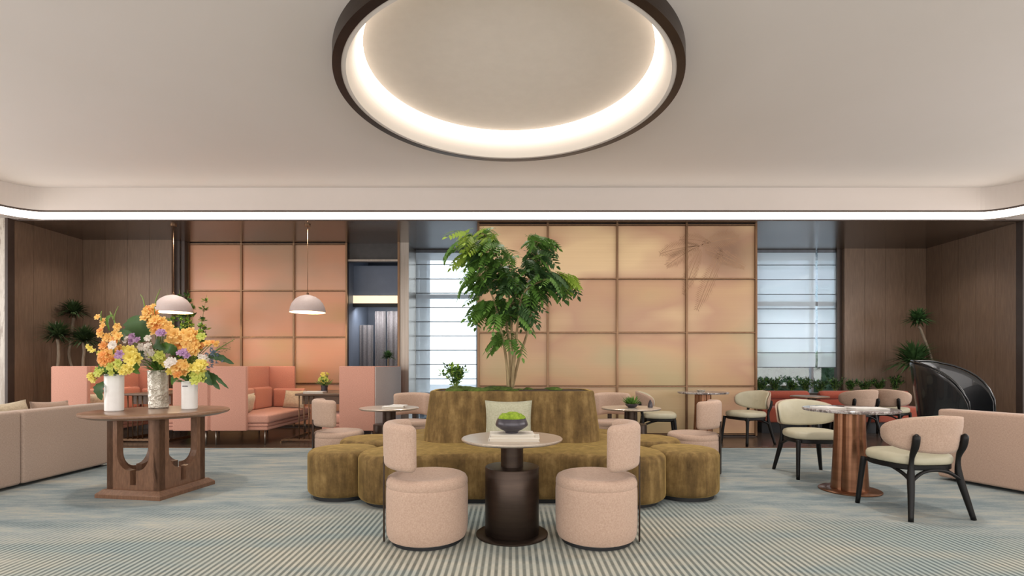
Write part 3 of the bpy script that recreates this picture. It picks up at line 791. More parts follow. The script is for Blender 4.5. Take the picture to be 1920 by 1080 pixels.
stool(ds, False, 2.13, 6.02, pi-radians(34), 'pink drum stool with curved back behind the right lobes of the banquette')
stool(ds, False, -1.46, 7.35, -pi/2, 'pink drum stool facing the room behind the left side table')
stool(ds, False, 1.46, 7.35, -pi/2, 'pink drum stool facing the room behind the right side table')

def pedestal_table():
    t_ = empty('pedestal_table')
    lathe('base_disc', [(.262, 0), (.266, .004), (.266, .012), (.26, .016), (.2, .016)], M['bronze'], t_, 64)
    lathe('drum', [(.197, .016), (.2, .02), (.2, .50), (.195, .506), (.18, .508), (.09, .508)], M['bronze'], t_, 64)
    lathe('neck', [(.083, .508), (.083, .690)], M['bronze'], t_, 40)
    lathe('tabletop', [(.09, .688), (.30, .688), (.355, .694), (.372, .704), (.374, .712), (.368, .718), (.2, .72), (0, .72)], M['champagne'], t_, 72)
    return t_
pt = pedestal_table()
for i, (x, y, lb) in enumerate(((0, 3.80, 'small round metal pedestal table between the two front stools'), (-1.57, 6.55, 'small round metal pedestal table behind the banquette, left side'),
                                (1.52, 6.55, 'small round metal pedestal table behind the banquette, right side'))):
    o = pt if i == 0 else copy_tree(pt); o.location = (x, y, 0); tag(o, lb, 'table', 'round metal pedestal tables')
def book(name, x, y, z, w, d, h, rz, label, group=None, cover='book_white'):
    b = empty(name, (x, y, z), rz)
    box('cover', -w/2, w/2, -d/2, d/2, 0, .003, M[cover], b); box('pages', -w/2+.003, w/2-.006, -d/2+.005, d/2-.005, .003, h-.003, M['book_page'], b)
    box('cover', -w/2, w/2, -d/2, d/2, h-.003, h, M[cover], b); box('spine', -w/2-.003, -w/2, -d/2, d/2, 0, h, M[cover], b)
    return tag(b, label, 'book', group)
book('hardback_book', .02, 3.70, .7205, .355, .25, .022, radians(-2), 'larger white book, lower one of the pair on the front metal table')
book('hardback_book', .0, 3.72, .743, .315, .22, .02, radians(2), 'smaller white book, upper one under the dark moss bowl')
bw = empty('moss_bowl', (-.002, 3.72, .7635)); tag(bw, 'graphite ceramic bowl of bright green moss standing on books on the front table', 'bowl')
lathe('bowl', [(.045, 0), (.05, .012), (.085, .03), (.114, .05), (.118, .06), (.112, .085), (.102, .106), (.097, .106), (.104, .08), (.06, .05), (0, .05)], M['dark_bowl'], bw, 48)
for i, (x, y, r) in enumerate(((-.045, -.02, .05), (.03, -.025, .058), (.0, .03, .06), (.06, .02, .04), (-.055, .03, .042))):
    blob('moss', M['moss_bright'], bw, (x, y, .105), r, 40+i, .75, 9)
# things on the rear side tables
for i, (x, y, z, w, d, rz) in enumerate(((-1.50, 6.50, .7205, .26, .20, .1), )):
    book('magazine', x, y, z, w, d, .018, rz, 'closed white magazine lying on the left rear metal table', cover='paper')
book('magazine', -1.45, 6.53, .739, .2, .15, .012, -.2, 'small pale booklet on top of the magazine on the left rear table', cover='paper')
pb = empty('succulent_bowl', (1.52, 6.5, .7205)); tag(pb, 'low bowl of green succulents on the right rear metal table', 'plant')
lathe('bowl', [(.04, 0), (.07, .02), (.09, .05), (.085, .05), (0, .035)], M['dark_bowl'], pb, 32)
V = []; F = []
for i in range(140):
    a = random.uniform(0, 2*pi); e = random.uniform(.1, 1.2); d = Vector((cos(a)*cos(e), sin(a)*cos(e), sin(e))); p = Vector((cos(a)*.05*random.random(), sin(a)*.05*random.random(), .04))
    L = random.uniform(.06, .13); q = d.cross(Vector((0, 0, 1))).normalized()*.012; b0 = len(V); V += [p, p+d*L*.6+q, p+d*L, p+d*L*.6-q]; F.append((b0, b0+1, b0+2, b0+3))
mesh('foliage', V, F, M['leaf'], pb)['kind'] = 'stuff'
o = lathe('incense_cone', [(.03, 0), (.032, .01), (.026, .05), (.012, .085), (.004, .10), (0, .10)], M['dark_bowl'], None, 24, (1.76, 6.52, .7205)); tag(o, 'small dark cone ornament beside the succulents on the right rear table', 'ornament')

# ------------------------------------------------------------------ dining chairs
def dining_chair():
    c = empty('dining_chair')
    def seatf(p):
        k = 1-.10*max(0, -p.y/.26); return (p.x*k, p.y, p.z+.010*(1-(p.x/.28)**2)*(1 if p.z > .47 else 0))
    N = 40; ol = []
    for i in range(N):
        a = 2*pi*i/N; e = .62; x = .275*abs(cos(a))**e*(1 if cos(a) > 0 else -1); y = .265*abs(sin(a))**e*(1 if sin(a) > 0 else -1)
        ol.append((x*(1-.09*max(0, -y/.26)), y+.02))
    prism('seat_cushion', ol, [(.02, .435), (.006, .445), (0, .465), (.002, .49), (.012, .508), (.035, .52)], M['sage'], c, .012)
    prism('seat_frame', [(x*.96, (y-.02)*.96+.02) for x, y in ol], [(.01, .392), (0, .40), (0, .432), (.01, .436)], M['blackwood'], c)
    for s in (-1, 1):
        tube('leg', smooth_pts([(s*.235, .235, .43), (s*.245, .25, .3), (s*.262, .28, 0)], 4), [.026, .026, .025, .024, .023, .022, .021, .02, .019], M['blackwood'], c, 10)
        P = smooth_pts([(s*.275, -.30, 0), (s*.238, -.262, .20), (s*.212, -.232, .36), (s*.206, -.235, .50), (s*.210, -.272, .60), (s*.212, -.288, .70)], 4)
        n_ = len(P); rr = []
        for i in range(n_):
            z = P[i].z; r = .019+.008*min(1, z/.3)
            if z > .36: r = .027-.009*min(1, (z-.36)/.10)
            if z > .5: r = .018+.010*sin(pi*min(1, (z-.5)/.2)*.75)
            rr.append(r)
        rr[-1] = .008
        tube('leg', P, rr, M['blackwood'], c, 10)
        tube('side_rail', smooth_pts([(s*.225, -.25, .31), (s*.21, -.15, .36), (s*.215, 0, .405), (s*.235, .235, .415)], 4), .015, M['blackwood'], c, 8)
    tube('back_rail', smooth_pts([(-.225, -.25, .31), (-.12, -.235, .375), (0, -.23, .395), (.12, -.235, .375), (.225, -.25, .31)], 4), .014, M['blackwood'], c, 8)
    # oval wrap-round back: inner pad and outer shell
    def back(name, mat, w0, w1, grow):
        N = 48; V = []; F = []; R = .36; H = .155+grow; A = 1.22+grow*2
        rings = 6
        def P(u, v, w):
            a = u*A; r = R+w+.04*(v*.5); z = .685+v*H+.01*cos(a)
            return (r*sin(a)*.98, .055-r*cos(a), z)
        ids = []
        for side, w in ((0, w0), (1, w1)):
            for q in range(rings+1):
                s = q/rings; s2 = min(1, s)
                bulge = (1-s**4)
                for i in range(N):
                    a = 2*pi*i/N; e = .72
                    u = abs(cos(a))**e*(1 if cos(a) > 0 else -1)*s2; v = abs(sin(a))**e*(1 if sin(a) > 0 else -1)*s2
                    v = v*(1-.12*abs(u))
                    mid = (w0+w1)/2; V.append(P(u, v, mid+(w-mid)*(.35+.65*bulge)))
        n1 = (rings+1)*N
        for side in (0, 1):
            for q in range(rings):
                for i in range(N):
                    j = (i+1) % N; a, b, c_, d = side*n1+q*N+i, side*n1+q*N+j, side*n1+(q+1)*N+j, side*n1+(q+1)*N+i
                    F.append((a, b, c_, d) if side == 0 else (d, c_, b, a))
        for i in range(N):
            j = (i+1) % N; F.append((rings*N+i, rings*N+j, n1+rings*N+j, n1+rings*N+i))
        return mesh(name, V, F, mat, c, True)
    back('back_pad', M['sage'], -.045, -.006, 0); back('back_shell', M['pink_fab'], -.008, .022, .002)
    return c
dc = dining_chair()
GD = 'dining chairs with oval wrap-round backs'
for i, (x, y, rz, lb) in enumerate((
    (3.44, 4.42, radians(5), 'dining chair nearest the camera, its pink back towards us, at the right-hand marble table'),
    (3.42, 5.88, pi-radians(4), 'dining chair facing us behind the right-hand marble table, showing sage back pad'),
    (3.80, 8.28, pi/2+radians(22), 'dining chair on the right of the tall far marble table'),
    (2.30, 8.10, -pi/2-radians(12), 'dining chair on the left of the far marble table, behind the right rear metal table'),
    (5.98, 8.95, radians(4), 'far dining chair with its pink back to us by the left terracotta bench end'),
    (6.66, 9.04, radians(-52), 'far dining chair turned towards the black leather chair, before the terracotta bench'))):
    o = dc if i == 0 else copy_tree(dc); o.location = (x, y, 0); o.rotation_euler = (0, 0, rz); tag(o, lb, 'chair', GD)

def marble_table():
    t_ = empty('marble_table')
    lathe('base_disc', [(.27, 0), (.275, .004), (.275, .012), (.27, .016), (.15, .018)], M['copper'], t_, 64)
    def fl(a, z): return (.80+.34*abs(cos(2*a+.9))**.6)
    lathe('column', [(.146, .018), (.139, .15), (.130, .35), (.122, .55), (.118, .79)], M['copper'], t_, 72, rfn=fl)
    lathe('tabletop', [(.12, .792), (.37, .792), (.41, .798), (.420, .81), (.420, .818), (.413, .825), (.2, .826), (0, .826)], M['marble'], t_, 80)
    return t_
mt = marble_table(); mt.location = (3.39, 5.14, 0); tag(mt, 'round grey marble table on a fluted copper column, near right', 'table', 'marble tables')
m2_ = copy_tree(mt); m2_.location = (3.14, 8.42, 0); m2_.scale = (.96, .96, 1); tag(m2_, 'smaller far marble table before the panelled partition', 'table', 'marble tables')
for i, (x, y, rz, w, lb) in enumerate(((3.16, 5.12, .3, .22, 'open white menu lying left of centre on the near marble table'), (3.48, 5.02, -.1, .30, 'wide white menu lying right of centre on the near marble table'))):
    book('menu', x, y, .8265, w, .22, .014, rz, lb, cover='paper')
o = lathe('glass_dish', [(.05, 0), (.06, .01), (.075, .03), (.07, .03), (0, .012)], M['pearl'], None, 28, (3.10, 8.4, .8265)); tag(o, 'small glass dish on the far marble table', 'dish')

# ------------------------------------------------------------------ long sofas left and right
def sofa(loc, ux, uy, length, mat, label, seam):
    """local +x along the back from its far end, +y away from the seen back face"""
    s = empty('long_sofa', loc); s.rotation_euler = (0, 0, atan2(uy, ux)); tag(s, label, 'sofa')
    return s
sl = sofa((-5.05, 6.50, 0), 0, -1, 3.4, None, 'long taupe sofa at the left edge with its back to the room', None)
# rotation -90: local x -> -Y, local y -> +X ; seen face at y=0, seats at negative y
for a, b in ((0, 1.215), (1.225, 3.3)):
    sbox('back_panel', a, b, -.20, 0, .03, .785, M['sofa_fab2'], sl, .03, (2, 1, 2))
sbox('seat_base', .02, 3.28, -.95, -.20, .05, .30, M['sofa_fab2'], sl, .03)
for a, b in ((.18, 1.2), (1.22, 2.2), (2.22, 3.2)): sbox('seat_cushion', a, b, -.96, -.205, .30, .45, M['sofa_fab2'], sl, .05, (2, 2, 1))
sbox('armrest', 0, .17, -.95, -.20, .05, .62, M['sofa_fab2'], sl, .04)
for a, b in ((.15, -.1), (3.15, -.1), (.15, -.85), (3.15, -.85)): box('leg', a-.03, a+.03, b-.03, b+.03, 0, .06, M['black'], sl)
cu = cushion('scatter_cushion', .62, .42, .14, M['cream_pillow'], None, (-5.36, 5.5, .445), (radians(12), radians(3), radians(-82))); tag(cu, 'cream cushion rising above the back of the left taupe sofa', 'cushion')
cu = cushion('scatter_cushion', .50, .40, .14, M['pink_fab'], None, (-5.37, 6.02, .445), (radians(12), radians(-2), radians(-90))); tag(cu, 'pale pink cushion above the left taupe sofa, nearer its far end', 'cushion')
sr = sofa((4.70, 5.66, 0), .245, -.70, 3.0, None, 'long pink linen sofa at the right edge with its back to the room', None)
sbox('back_panel', 0, 2.9, 0, .20, .03, .775, M['sofa_fab'], sr, .03, (3, 1, 2))
sbox('seat_base', .02, 2.88, .2, .95, .05, .30, M['sofa_fab'], sr, .03)
for a, b in ((.18, 1.5), (1.52, 2.85)): sbox('seat_cushion', a, b, .205, .96, .30, .45, M['sofa_fab'], sr, .05, (2, 2, 1))
sbox('armrest', 0, .17, .2, .95, .05, .62, M['sofa_fab'], sr, .04)
for a, b in ((.15, .1), (2.75, .1), (.15, .85), (2.75, .85)): box('leg', a-.03, a+.03, b-.03, b+.03, 0, .06, M['black'], sr)

# ------------------------------------------------------------------ black leather wing chair
bc = empty('wing_chair', (6.02, 6.9, 0), radians(-58)); tag(bc, 'tall black leather wing chair with a sweeping shell, behind the pink sofa', 'chair')
def shell(name, w, mat, grow=0):
    U, K = 36, 14; V = []; F = []
    for i in range(U+1):
        u = i/U*2-1; edge = abs(u); a = pi+u*radians(100); sg = 1 if u > 0 else -1
        top = .50+.80*max(0, 1-max(0, (edge-.25)/.75)**2.6)**.62
        for k in range(K+1):
            f = k/K; z = .30+(top-.30)*f
            fl = (z-.30)/1.0; rx = .36+w+.12*fl; ry = .42+w+.10*fl
            ext = .30*max(0, (edge-.5)/.5)*(.6+.5*fl)
            V.append((rx*cos(a)+ext-.02, ry*sin(a), z))
    for i in range(U):
        for k in range(K): a = i*(K+1)+k; F.append((a, a+K+1, a+K+2, a+1))
    o = mesh(name, V, F, mat, bc, True)
    so_ = o.modifiers.new('thick', 'SOLIDIFY'); so_.thickness = .05; so_.offset = 0
    bv = o.modifiers.new('soft', 'BEVEL'); bv.width = .02; bv.segments = 3; bv.limit_method = 'ANGLE'
    return o, V, U, K
sh, SV, U, K = shell('shell', 0, M['blackleather'])
tube('piping', [Vector(SV[i*(K+1)+K])+Vector((0, 0, .022)) for i in range(U+1)], .014, M['blackleather'], bc, 8)
lathe('seat_cushion', [(.30, .28), (.36, .30), (.37, .40), (.34, .45), (.2, .47), (0, .47)], M['blackleather'], bc, 40)
lathe('swivel_post', [(.04, .02), (.035, .30)], M['bronze'], bc, 20); lathe('base_disc', [(.27, 0), (.27, .012), (.1, .02), (.04, .03)], M['bronze'], bc, 40)

# ------------------------------------------------------------------ salmon booths
def booth():
    """faces +x; near end y=0, far end y=1.85, back plane x=0"""
    b = empty('booth_sofa')
    w = .56; z0, z1 = .225, 1.245
    sbox('near_wing', 0, w, 0, .07, z0, z1, M['salmon'], b, .015, (2, 1, 2))
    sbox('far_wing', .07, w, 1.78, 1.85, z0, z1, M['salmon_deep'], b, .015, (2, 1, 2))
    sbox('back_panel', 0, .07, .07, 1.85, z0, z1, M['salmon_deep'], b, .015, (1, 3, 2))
    sbox('outer_back', -.018, 0, .01, 1.84, z0+.01, z1-.01, M['greywool'], b, .006)
    sbox('seat_base', .07, .86, .07, 1.80, .225, .285, M['salmon'], b, .02); sbox('seat_slab', .07, .87, .06, 1.79, .285, .335, M['salmon'], b, .02)
    sbox('seat_cushion', .07, .89, .05, 1.78, .337, .47, M['salmon'], b, .035, (3, 4, 1))
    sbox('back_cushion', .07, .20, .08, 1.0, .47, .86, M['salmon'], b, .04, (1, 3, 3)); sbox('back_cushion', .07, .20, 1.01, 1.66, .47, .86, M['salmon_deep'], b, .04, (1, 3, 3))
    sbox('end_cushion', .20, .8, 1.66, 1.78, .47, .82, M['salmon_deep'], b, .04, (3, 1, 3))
    for x, y in ((.06, .05), (.80, .12), (.06, 1.75), (.80, 1.7)): tube('leg', [(x, y, 0), (x, y, .23)], .012, M['steel'], b, 8)
    return b
b0 = booth(); GB = 'salmon high-backed booth sofas'
BL = ['salmon booth sofa at the far left, its seat facing right, below the thin-trunked plants', 'salmon booth sofa facing left, partly hidden by the flower table',
      'salmon booth sofa facing right with cream cushions, left of the rod-legged table', 'salmon booth sofa facing left with a pale grey outer back, right of the rod-legged table']
for i, (x, mir) in enumerate(((-7.24, 1), (-4.78, -1), (-4.74, 1), (-2.16, -1))):
    o = b0 if i == 0 else copy_tree(b0); o.location = (x, 8.05, 0); o.scale = (mir, 1, 1); tag(o, BL[i], 'sofa', GB)
    ob = [c for c in o.children if c.name.startswith('outer_back')][0]; ob.data = ob.data.copy(); ob.data.materials[0] = M['salmon' if i < 3 else 'greywool']
    if i == 3: ob['label'] = 'pale grey outer back'
def cush(x, y, z, w, h, rz, mat, lb): 
    c = cushion('scatter_cushion', w, h, .15, mat, None, (x, y, z), (radians(-14), 0, rz)); tag(c, lb, 'cushion')
cush(-4.42, 8.42, .473, .42, .33, -pi/2, M['cream_pillow'], 'cream cushion at the near end of the booth sofa left of the rod-legged table')
cush(-4.05, 9.46, .473, .46, .33, radians(-18), M['cream_pillow'], 'wide cream cushion at the far end of the booth sofa left of the rod-legged table')
cush(-6.92, 8.5, .473, .48, .33, -pi/2, M['cream_pillow'], 'cream cushion on the far left booth sofa, nearer end')
cush(-6.60, 9.44, .473, .46, .33, radians(-14), M['wicker'], 'tan rounded cushion on the far left booth sofa, far end')
# rod-legged booth tables
def rod_table():
    t_ = empty('booth_table')
    sbox('tabletop', -.38, .38, 0, 1.25, .765, .80, M['boothwood'], t_, .008)
    box('apron', -.30, .34, .10, 1.15, .62, .765, M['boothwood'], t_)
    for x in (-.33, -.25, -.17, -.09): 
        for y in (.05, ): tube('rod', [(x, y, .02), (x, y, .765)], .009, M['bronze_trim'], t_, 8)
    for y in (.05, .14): box('floor_bar', -.62, .30, y-.012, y+.012, .03, .05, M['bronze_trim'], t_)
    for x in (-.60, .28): box('floor_bar', x-.012, x+.012, -.02, 1.2, 0, .03, M['bronze_trim'], t_)
    for x in (-.33, .30): tube('rod', [(x, 1.15, .02), (x, 1.15, .765)], .012, M['bronze_trim'], t_, 8)
    return t_
rt = rod_table(); rt.location = (-3.15, 8.32, 0); tag(rt, 'wooden booth table on thin bronze rods with a posy, between salmon booths', 'table', 'rod-legged booth tables')
r2 = copy_tree(rt); r2.location = (-5.95, 8.32, 0); tag(r2, 'wooden booth table on thin bronze rods, behind the big flower table', 'table', 'rod-legged booth tables')
book('menu', -3.24, 8.44, .8005, .32, .2, .03, 0, 'white menu card on the rod-legged booth table in front of the posy', cover='paper')
pv = empty('posy_vase', (-3.16, 8.62, .8005)); tag(pv, 'glass vase with a small yellow posy on the booth table', 'vase')
lathe('vase', [(.05, 0), (.055, .01), (.052, .08), (.062, .12), (.058, .12), (.045, .02), (0, .02)], M['dark_bowl'], pv, 24)

# bloom meshes -------------------------------------------------------
def bloom_mesh(mn, petals=6, r=.05, cup=.5):
    V = []; F = []
    for lay, (k, cc) in enumerate(((1, cup), (.62, cup+.35))):
        for i in range(petals):
            a = 2*pi*(i+.5*lay)/petals; d = Vector((cos(a), sin(a), 0)); q = Vector((-sin(a), cos(a), 0)); R = r*k; b0_ = len(V)
            V += [Vector((0, 0, 0)), d*R*.5+q*R*.36+Vector((0, 0, R*cc)), d*R*.5-q*R*.36+Vector((0, 0, R*cc)),
                  d*R*.9+q*R*.3+Vector((0, 0, R*cc*1.35)), d*R*.9-q*R*.3+Vector((0, 0, R*cc*1.35)), d*R*1.12+Vector((0, 0, R*cc*1.1))]
            F += [(b0_, b0_+2, b0_+1), (b0_+1, b0_+2, b0_+4, b0_+3), (b0_+3, b0_+4, b0_+5)]
    me = bpy.data.meshes.new('bloom'); me.from_pydata([tuple(v) for v in V], [], F); me.materials.append(M[mn]); me.update(); return me
BM = {k: bloom_mesh('fl_'+k) for k in ('orange', 'amber', 'yellow', 'lime', 'white', 'purple')}
def put_bloom(k, parent, p, d, s):
    o = bpy.data.objects.new('bloom', BM[k]); link(o, parent); o.location = p; o.rotation_mode = 'QUATERNION'
    o.rotation_quaternion = Vector(d).normalized().to_track_quat('Z', 'Y'); o.scale = (s, s, s); return o
for i in range(9):
    a = random.uniform(0, 2*pi); r = random.uniform(0, .1)
    put_bloom(random.choice(('yellow', 'yellow', 'lime')), pv, (r*cos(a), r*sin(a), .21+random.uniform(-.03, .09)), (cos(a), sin(a)-.6, .6), .85)
V = []; F = []
for i in range(40):
    a = random.uniform(0, 2*pi); e = random.uniform(.3, 1.4); d = Vector((cos(a)*cos(e), sin(a)*cos(e), sin(e))); p = Vector((0, 0, .1)); L = random.uniform(.12, .24)
    q = d.cross(Vector((0, 0, 1))).normalized()*.014; b_ = len(V); V += [p, p+d*L*.7+q, p+d*L, p+d*L*.7-q]; F.append((b_, b_+1, b_+2, b_+3))
mesh('foliage', V, F, M['leaf'], pv)['kind'] = 'stuff'

# ------------------------------------------------------------------ pendants
def pendant():
    p = empty('pendant_lamp', (0, 0, 2.2))
    prof = [(.305, 0), (.303, .02), (.29, .09), (.26, .165), (.205, .235), (.13, .285), (.05, .31), (.02, .315)]
    lathe('lamp_shade', prof+[(.0, .317)], M['shade'], p, 56, caps=False)
    lathe('shade_lining', [(.298, .002), (.28, .09), (.25, .16), (.195, .225), (.12, .27), (0, .29)], M['shade_in'], p, 56, caps=False)
    lathe('socket', [(.02, .314), (.02, .345), (.008, .36)], M['bronze_trim'], p, 16)
    tube('cord', [(0, 0, .35), (0, 0, 1.555)], .005, M['bronze_trim'], p, 6); lathe('ceiling_rose', [(.05, 1.535), (.05, 1.56)], M['bronze_trim'], p, 20)
    return p
pp = pendant(); pp.location = (-3.64, 9.12, 2.2); tag(pp, 'pale dome pendant lamp hanging over the right-hand booth table', 'pendant lamp', 'dome pendant lamps')
p2 = copy_tree(pp); p2.location = (-6.03, 9.12, 2.2); tag(p2, 'pale dome pendant lamp hanging behind the tall flowers', 'pendant lamp', 'dome pendant lamps')
for x in (-3.64, -6.03):
    l = bpy.data.lights.new('pendant_bulb', 'POINT'); l.energy = 14; l.color = (1, .85, .65); l.shadow_soft_size = .06
    o = bpy.data.objects.new('pendant_bulb', l); COL.objects.link(o); o.location = (x, 9.12, 2.28)

# ------------------------------------------------------------------ flower table, vases and bouquets
ft = empty('flower_table', (-3.545, 5.13, 0), radians(-9)); tag(ft, 'round walnut table on a cut-out square pedestal, carrying three vases of flowers', 'table')
prism('base_step', [(-.35, -.35), (.35, -.35), (.35, .35), (-.35, .35)], [(0, 0), (0, .035), (.012, .045), (.06, .075)], M['tablewood'], ft, smooth=False, rings=2)
def cut_panel():
    h = .285; zt = .755; zb = .07
    P = [(-h, zb), (h, zb), (h, zt), (.175, zt), (.175, .42)]
    P += [(.175-.135*(1-cos(pi/2*i/8)), .42-.165*sin(pi/2*i/8)) for i in range(1, 9)]
    P += [(.032, .255), (.032, .12), (-.032, .12), (-.032, .255)]
    P += [(-(.175-.135*(1-cos(pi/2*i/8))), .42-.165*sin(pi/2*i/8)) for i in range(8, 0, -1)]
    P += [(-.175, .42), (-.175, zt), (-h, zt)]
    return P
for k in range(4):
    a = k*pi/2
    def rot(v, a=a): return (v.x*cos(a)-v.y*sin(a), v.x*sin(a)+v.y*cos(a), v.z)
    P = [(x if abs(x) < .28 else x, z) for x, z in cut_panel()]
    poly_panel('side_panel', P, -.285, -.22, M['tablewood'], ft, rot)
lathe('tabletop', [(.45, .752), (.56, .757), (.618, .775), (.630, .785), (.630, .80), (.622, .806), (.4, .807), (0, .807)], M['topwood'], ft, 96)
FT = .8075
def vase(name, x, y, r, h, mat, label, fn=None):
    v_ = lathe(name, [(r*.9, 0), (r, .008), (r*1.0, h*.5), (r*1.02, h-.006), (r*1.0, h), (r*.9, h), (r*.86, h*.5), (0, .02)], M[mat], None, 48, (x, y, FT), fn)
    return tag(v_, label, 'vase')
vase('tall_vase', -3.90, 5.02, .079, .36, 'white_ceramic', 'plain white cylinder vase at the left of the walnut table')
vase('pearl_vase', -3.70, 5.36, .090, .395, 'pearl', 'crumpled pearl-coloured vase in the middle of the walnut table', lambda a, z: 1+.05*sin(3*a+z*22)+.03*sin(7*a-z*30))
v3 = vase('small_vase', -3.30, 5.24, .072, .29, 'white_ceramic', 'smaller white cylinder vase at the right of the walnut table')
box('maker_mark', -.026, .026, -.0752, -.069, .232, .242, M['curtain'], v3)

def bouquet(mouth, Y, blooms, label, leaves, extra=()):
    b = empty('bouquet', mouth); tag(b, label, 'flowers', 'bouquets on the walnut table'); m0 = Vector(mouth)
    V = []; F = []
    for (x, y, k, s, dy) in blooms:
        p = px(x, y, Y+dy)-m0
        d = Vector((p.x*.8, -1+random.uniform(-.4, .4), .25+random.uniform(-.5, .5)))
        put_bloom(k, b, p, d, s*random.uniform(.85, 1.15))
        if random.random() < .5:
            base = Vector((random.uniform(-.03, .03), random.uniform(-.03, .03), -.15)); tube_vf(smooth_pts([base, Vector((p.x*.25, p.y*.25, max(.02, p.z*.5))), p], 3), .0035, 5, V, F)
    for pts in extra:
        P = [px(x, y, Y+dy)-m0 for x, y, dy in pts]; tube_vf(smooth_pts(P, 4), [.009*(1-.8*i/(4*(len(P)-1)+1)) for i in range(4*(len(P)-1)+1)], 6, V, F)
    if V: mesh('stems', V, F, M['stem'], b, True)
    for (x0, y0, x1, y1, w, mn, dy) in leaves:
        a, t_ = px(x0, y0, Y+dy)-m0, px(x1, y1, Y+dy-.05)-m0; d = t_-a; q = Vector((-d.z, 0, d.x)).normalized()*w; V2 = []; F2 = []; n = 9
        for i in range(n+1):
            f = i/n; ww = sin(pi*min(.98, f*.92+.06))**.7*(1+.15*(-1)**i); c = a+d*f+Vector((0, -.05*sin(pi*f), .03*sin(pi*f)))
            V2 += [c-q*ww, c+Vector((0, .012, 0)), c+q*ww]
        for i in range(n): F2 += [(3*i, 3*i+1, 3*i+4, 3*i+3), (3*i+1, 3*i+2, 3*i+5, 3*i+4)]
        mesh('leaf', V2, F2, M[mn], b, True)
    # filler greens
    V = []; F = []
    for i in range(130):
        a = random.uniform(0, 2*pi); e = random.uniform(0, 1.3); d = Vector((cos(a)*cos(e), sin(a)*cos(e), sin(e)*.9)); p = Vector((0, 0, -.02)); L = random.uniform(.10, .24)
        q = d.cross(Vector((0, 0, 1))).normalized()*.013; b_ = len(V); V += [p+d*L*.2, p+d*L*.7+q, p+d*L, p+d*L*.7-q]; F.append((b_, b_+1, b_+2, b_+3))
    mesh('foliage', V, F, M['leaf'], b)['kind'] = 'stuff'
    return b
def run(x0, y0, x1, y1, n, k, s0, s1, jx=6, dy=0):
    out = []
    for i in range(n):
        f = i/max(1, n-1); out.append((x0+(x1-x0)*f+random.uniform(-jx, jx), y0+(y1-y0)*f+random.uniform(-3, 3), k if random.random() < .85 else 'amber' if k == 'orange' else k, s0+(s1-s0)*f, dy+random.uniform(-.05, .05)))
    return out
def patch(x, y, r, n, k, s, dy=0): return [(x+random.uniform(-r, r), y+random.uniform(-r, r)*.8, k, s, dy+random.uniform(-.05, .05)) for _ in range(n)]
bl = run(206, 668, 190, 598, 11, 'orange', 1.1, .6)+run(222, 660, 217, 610, 9, 'orange', 1.1, .8)+patch(205, 675, 12, 8, 'amber', .9, -.08)+run(190, 665, 166, 652, 4, 'yellow', .7, .5)
bl += patch(200, 690, 14, 9, 'lime', .8, -.1)+patch(235, 690, 14, 9, 'yellow', .7, -.1)+patch(248, 664, 12, 7, 'yellow', 1.1, -.05)+patch(228, 668, 7, 4, 'purple', .7, -.1)+patch(213, 650, 8, 4, 'white', .7, -.1)
bl += patch(172, 705, 8, 6, 'yellow', .7)+patch(215, 688, 14, 5, 'lime', .7, -.12)
bouquet((-3.90, 5.02, FT+.355), 5.0, bl, 'bouquet of orange gladioli and yellow blooms in the left white vase',
        [(195, 715, 190, 750, .05, 'leaf_dark', 0), (215, 690, 185, 700, .05, 'leaf', -.05), (230, 640, 246, 622, .04, 'leaf_dark', .05), (205, 620, 212, 590, .018, 'leaf', 0), (240, 690, 262, 700, .04, 'leaf', 0)],
        [[(190, 602, 0), (189, 590, 0), (191, 583, 0)], [(217, 612, 0), (214, 595, 0), (222, 574, 0)], [(214, 600, 0), (208, 588, 0), (206, 584, 0)], [(210, 705, 0), (190, 695, 0), (172, 705, 0)]])
bl = run(272, 578, 300, 625, 12, 'orange', .8, 1.2, 8)+run(290, 575, 292, 612, 6, 'orange', .7, 1.1, 5)+run(300, 605, 345, 640, 12, 'orange', 1.0, 1.2, 7)+run(318, 640, 350, 655, 6, 'orange', 1.1, 1.1, 5)
bl += patch(255, 637, 7, 5, 'purple', .8, -.1)+patch(240, 636, 6, 3, 'white', .6, -.1)+patch(305, 627, 7, 4, 'purple', .7, -.12)+patch(272, 652, 9, 5, 'white', .7, -.1)+patch(283, 664, 8, 4, 'white', .7, -.1)
bl += patch(297, 672, 9, 5, 'lime', .9, -.12)+patch(280, 632, 6, 2, 'white', .6, -.1)+patch(250, 668, 12, 6, 'yellow', 1.0, -.02)+patch(315, 690, 12, 5, 'yellow', .7, -.1)
bouquet((-3.70, 5.36, FT+.39), 5.3, bl, 'tallest bouquet with orange gladioli in the pearl vase',
        [(272, 640, 252, 592, .13, 'leaf_dark', .05), (285, 660, 262, 672, .06, 'leaf_dark', 0), (300, 665, 330, 650, .05, 'leaf', -.05), (290, 645, 305, 655, .05, 'leaf_dark', -.1), (260, 690, 240, 680, .05, 'leaf', -.08)],
        [[(272, 578, 0), (268, 560, 0), (263, 552, 0)], [(291, 575, 0), (293, 560, 0), (301, 541, 0)]])
bl = run(345, 628, 372, 660, 9, 'orange', 1.1, 1.2, 9)+run(352, 640, 366, 622, 5, 'orange', 1.0, .9, 6)+run(380, 652, 410, 642, 7, 'orange', .8, .45, 3)+patch(342, 692, 10, 8, 'orange', 1.1, -.1)+patch(330, 702, 6, 3, 'amber', .8, -.1)
bl += patch(372, 690, 12, 9, 'yellow', .95, -.1)+patch(372, 708, 9, 7, 'lime', .9, -.1)+patch(345, 664, 7, 4, 'purple', .7, -.12)+patch(382, 672, 10, 6, 'white', .5, -.08)+patch(375, 635, 6, 3, 'lime', .8)+patch(325, 682, 9, 5, 'white', .7, -.12)
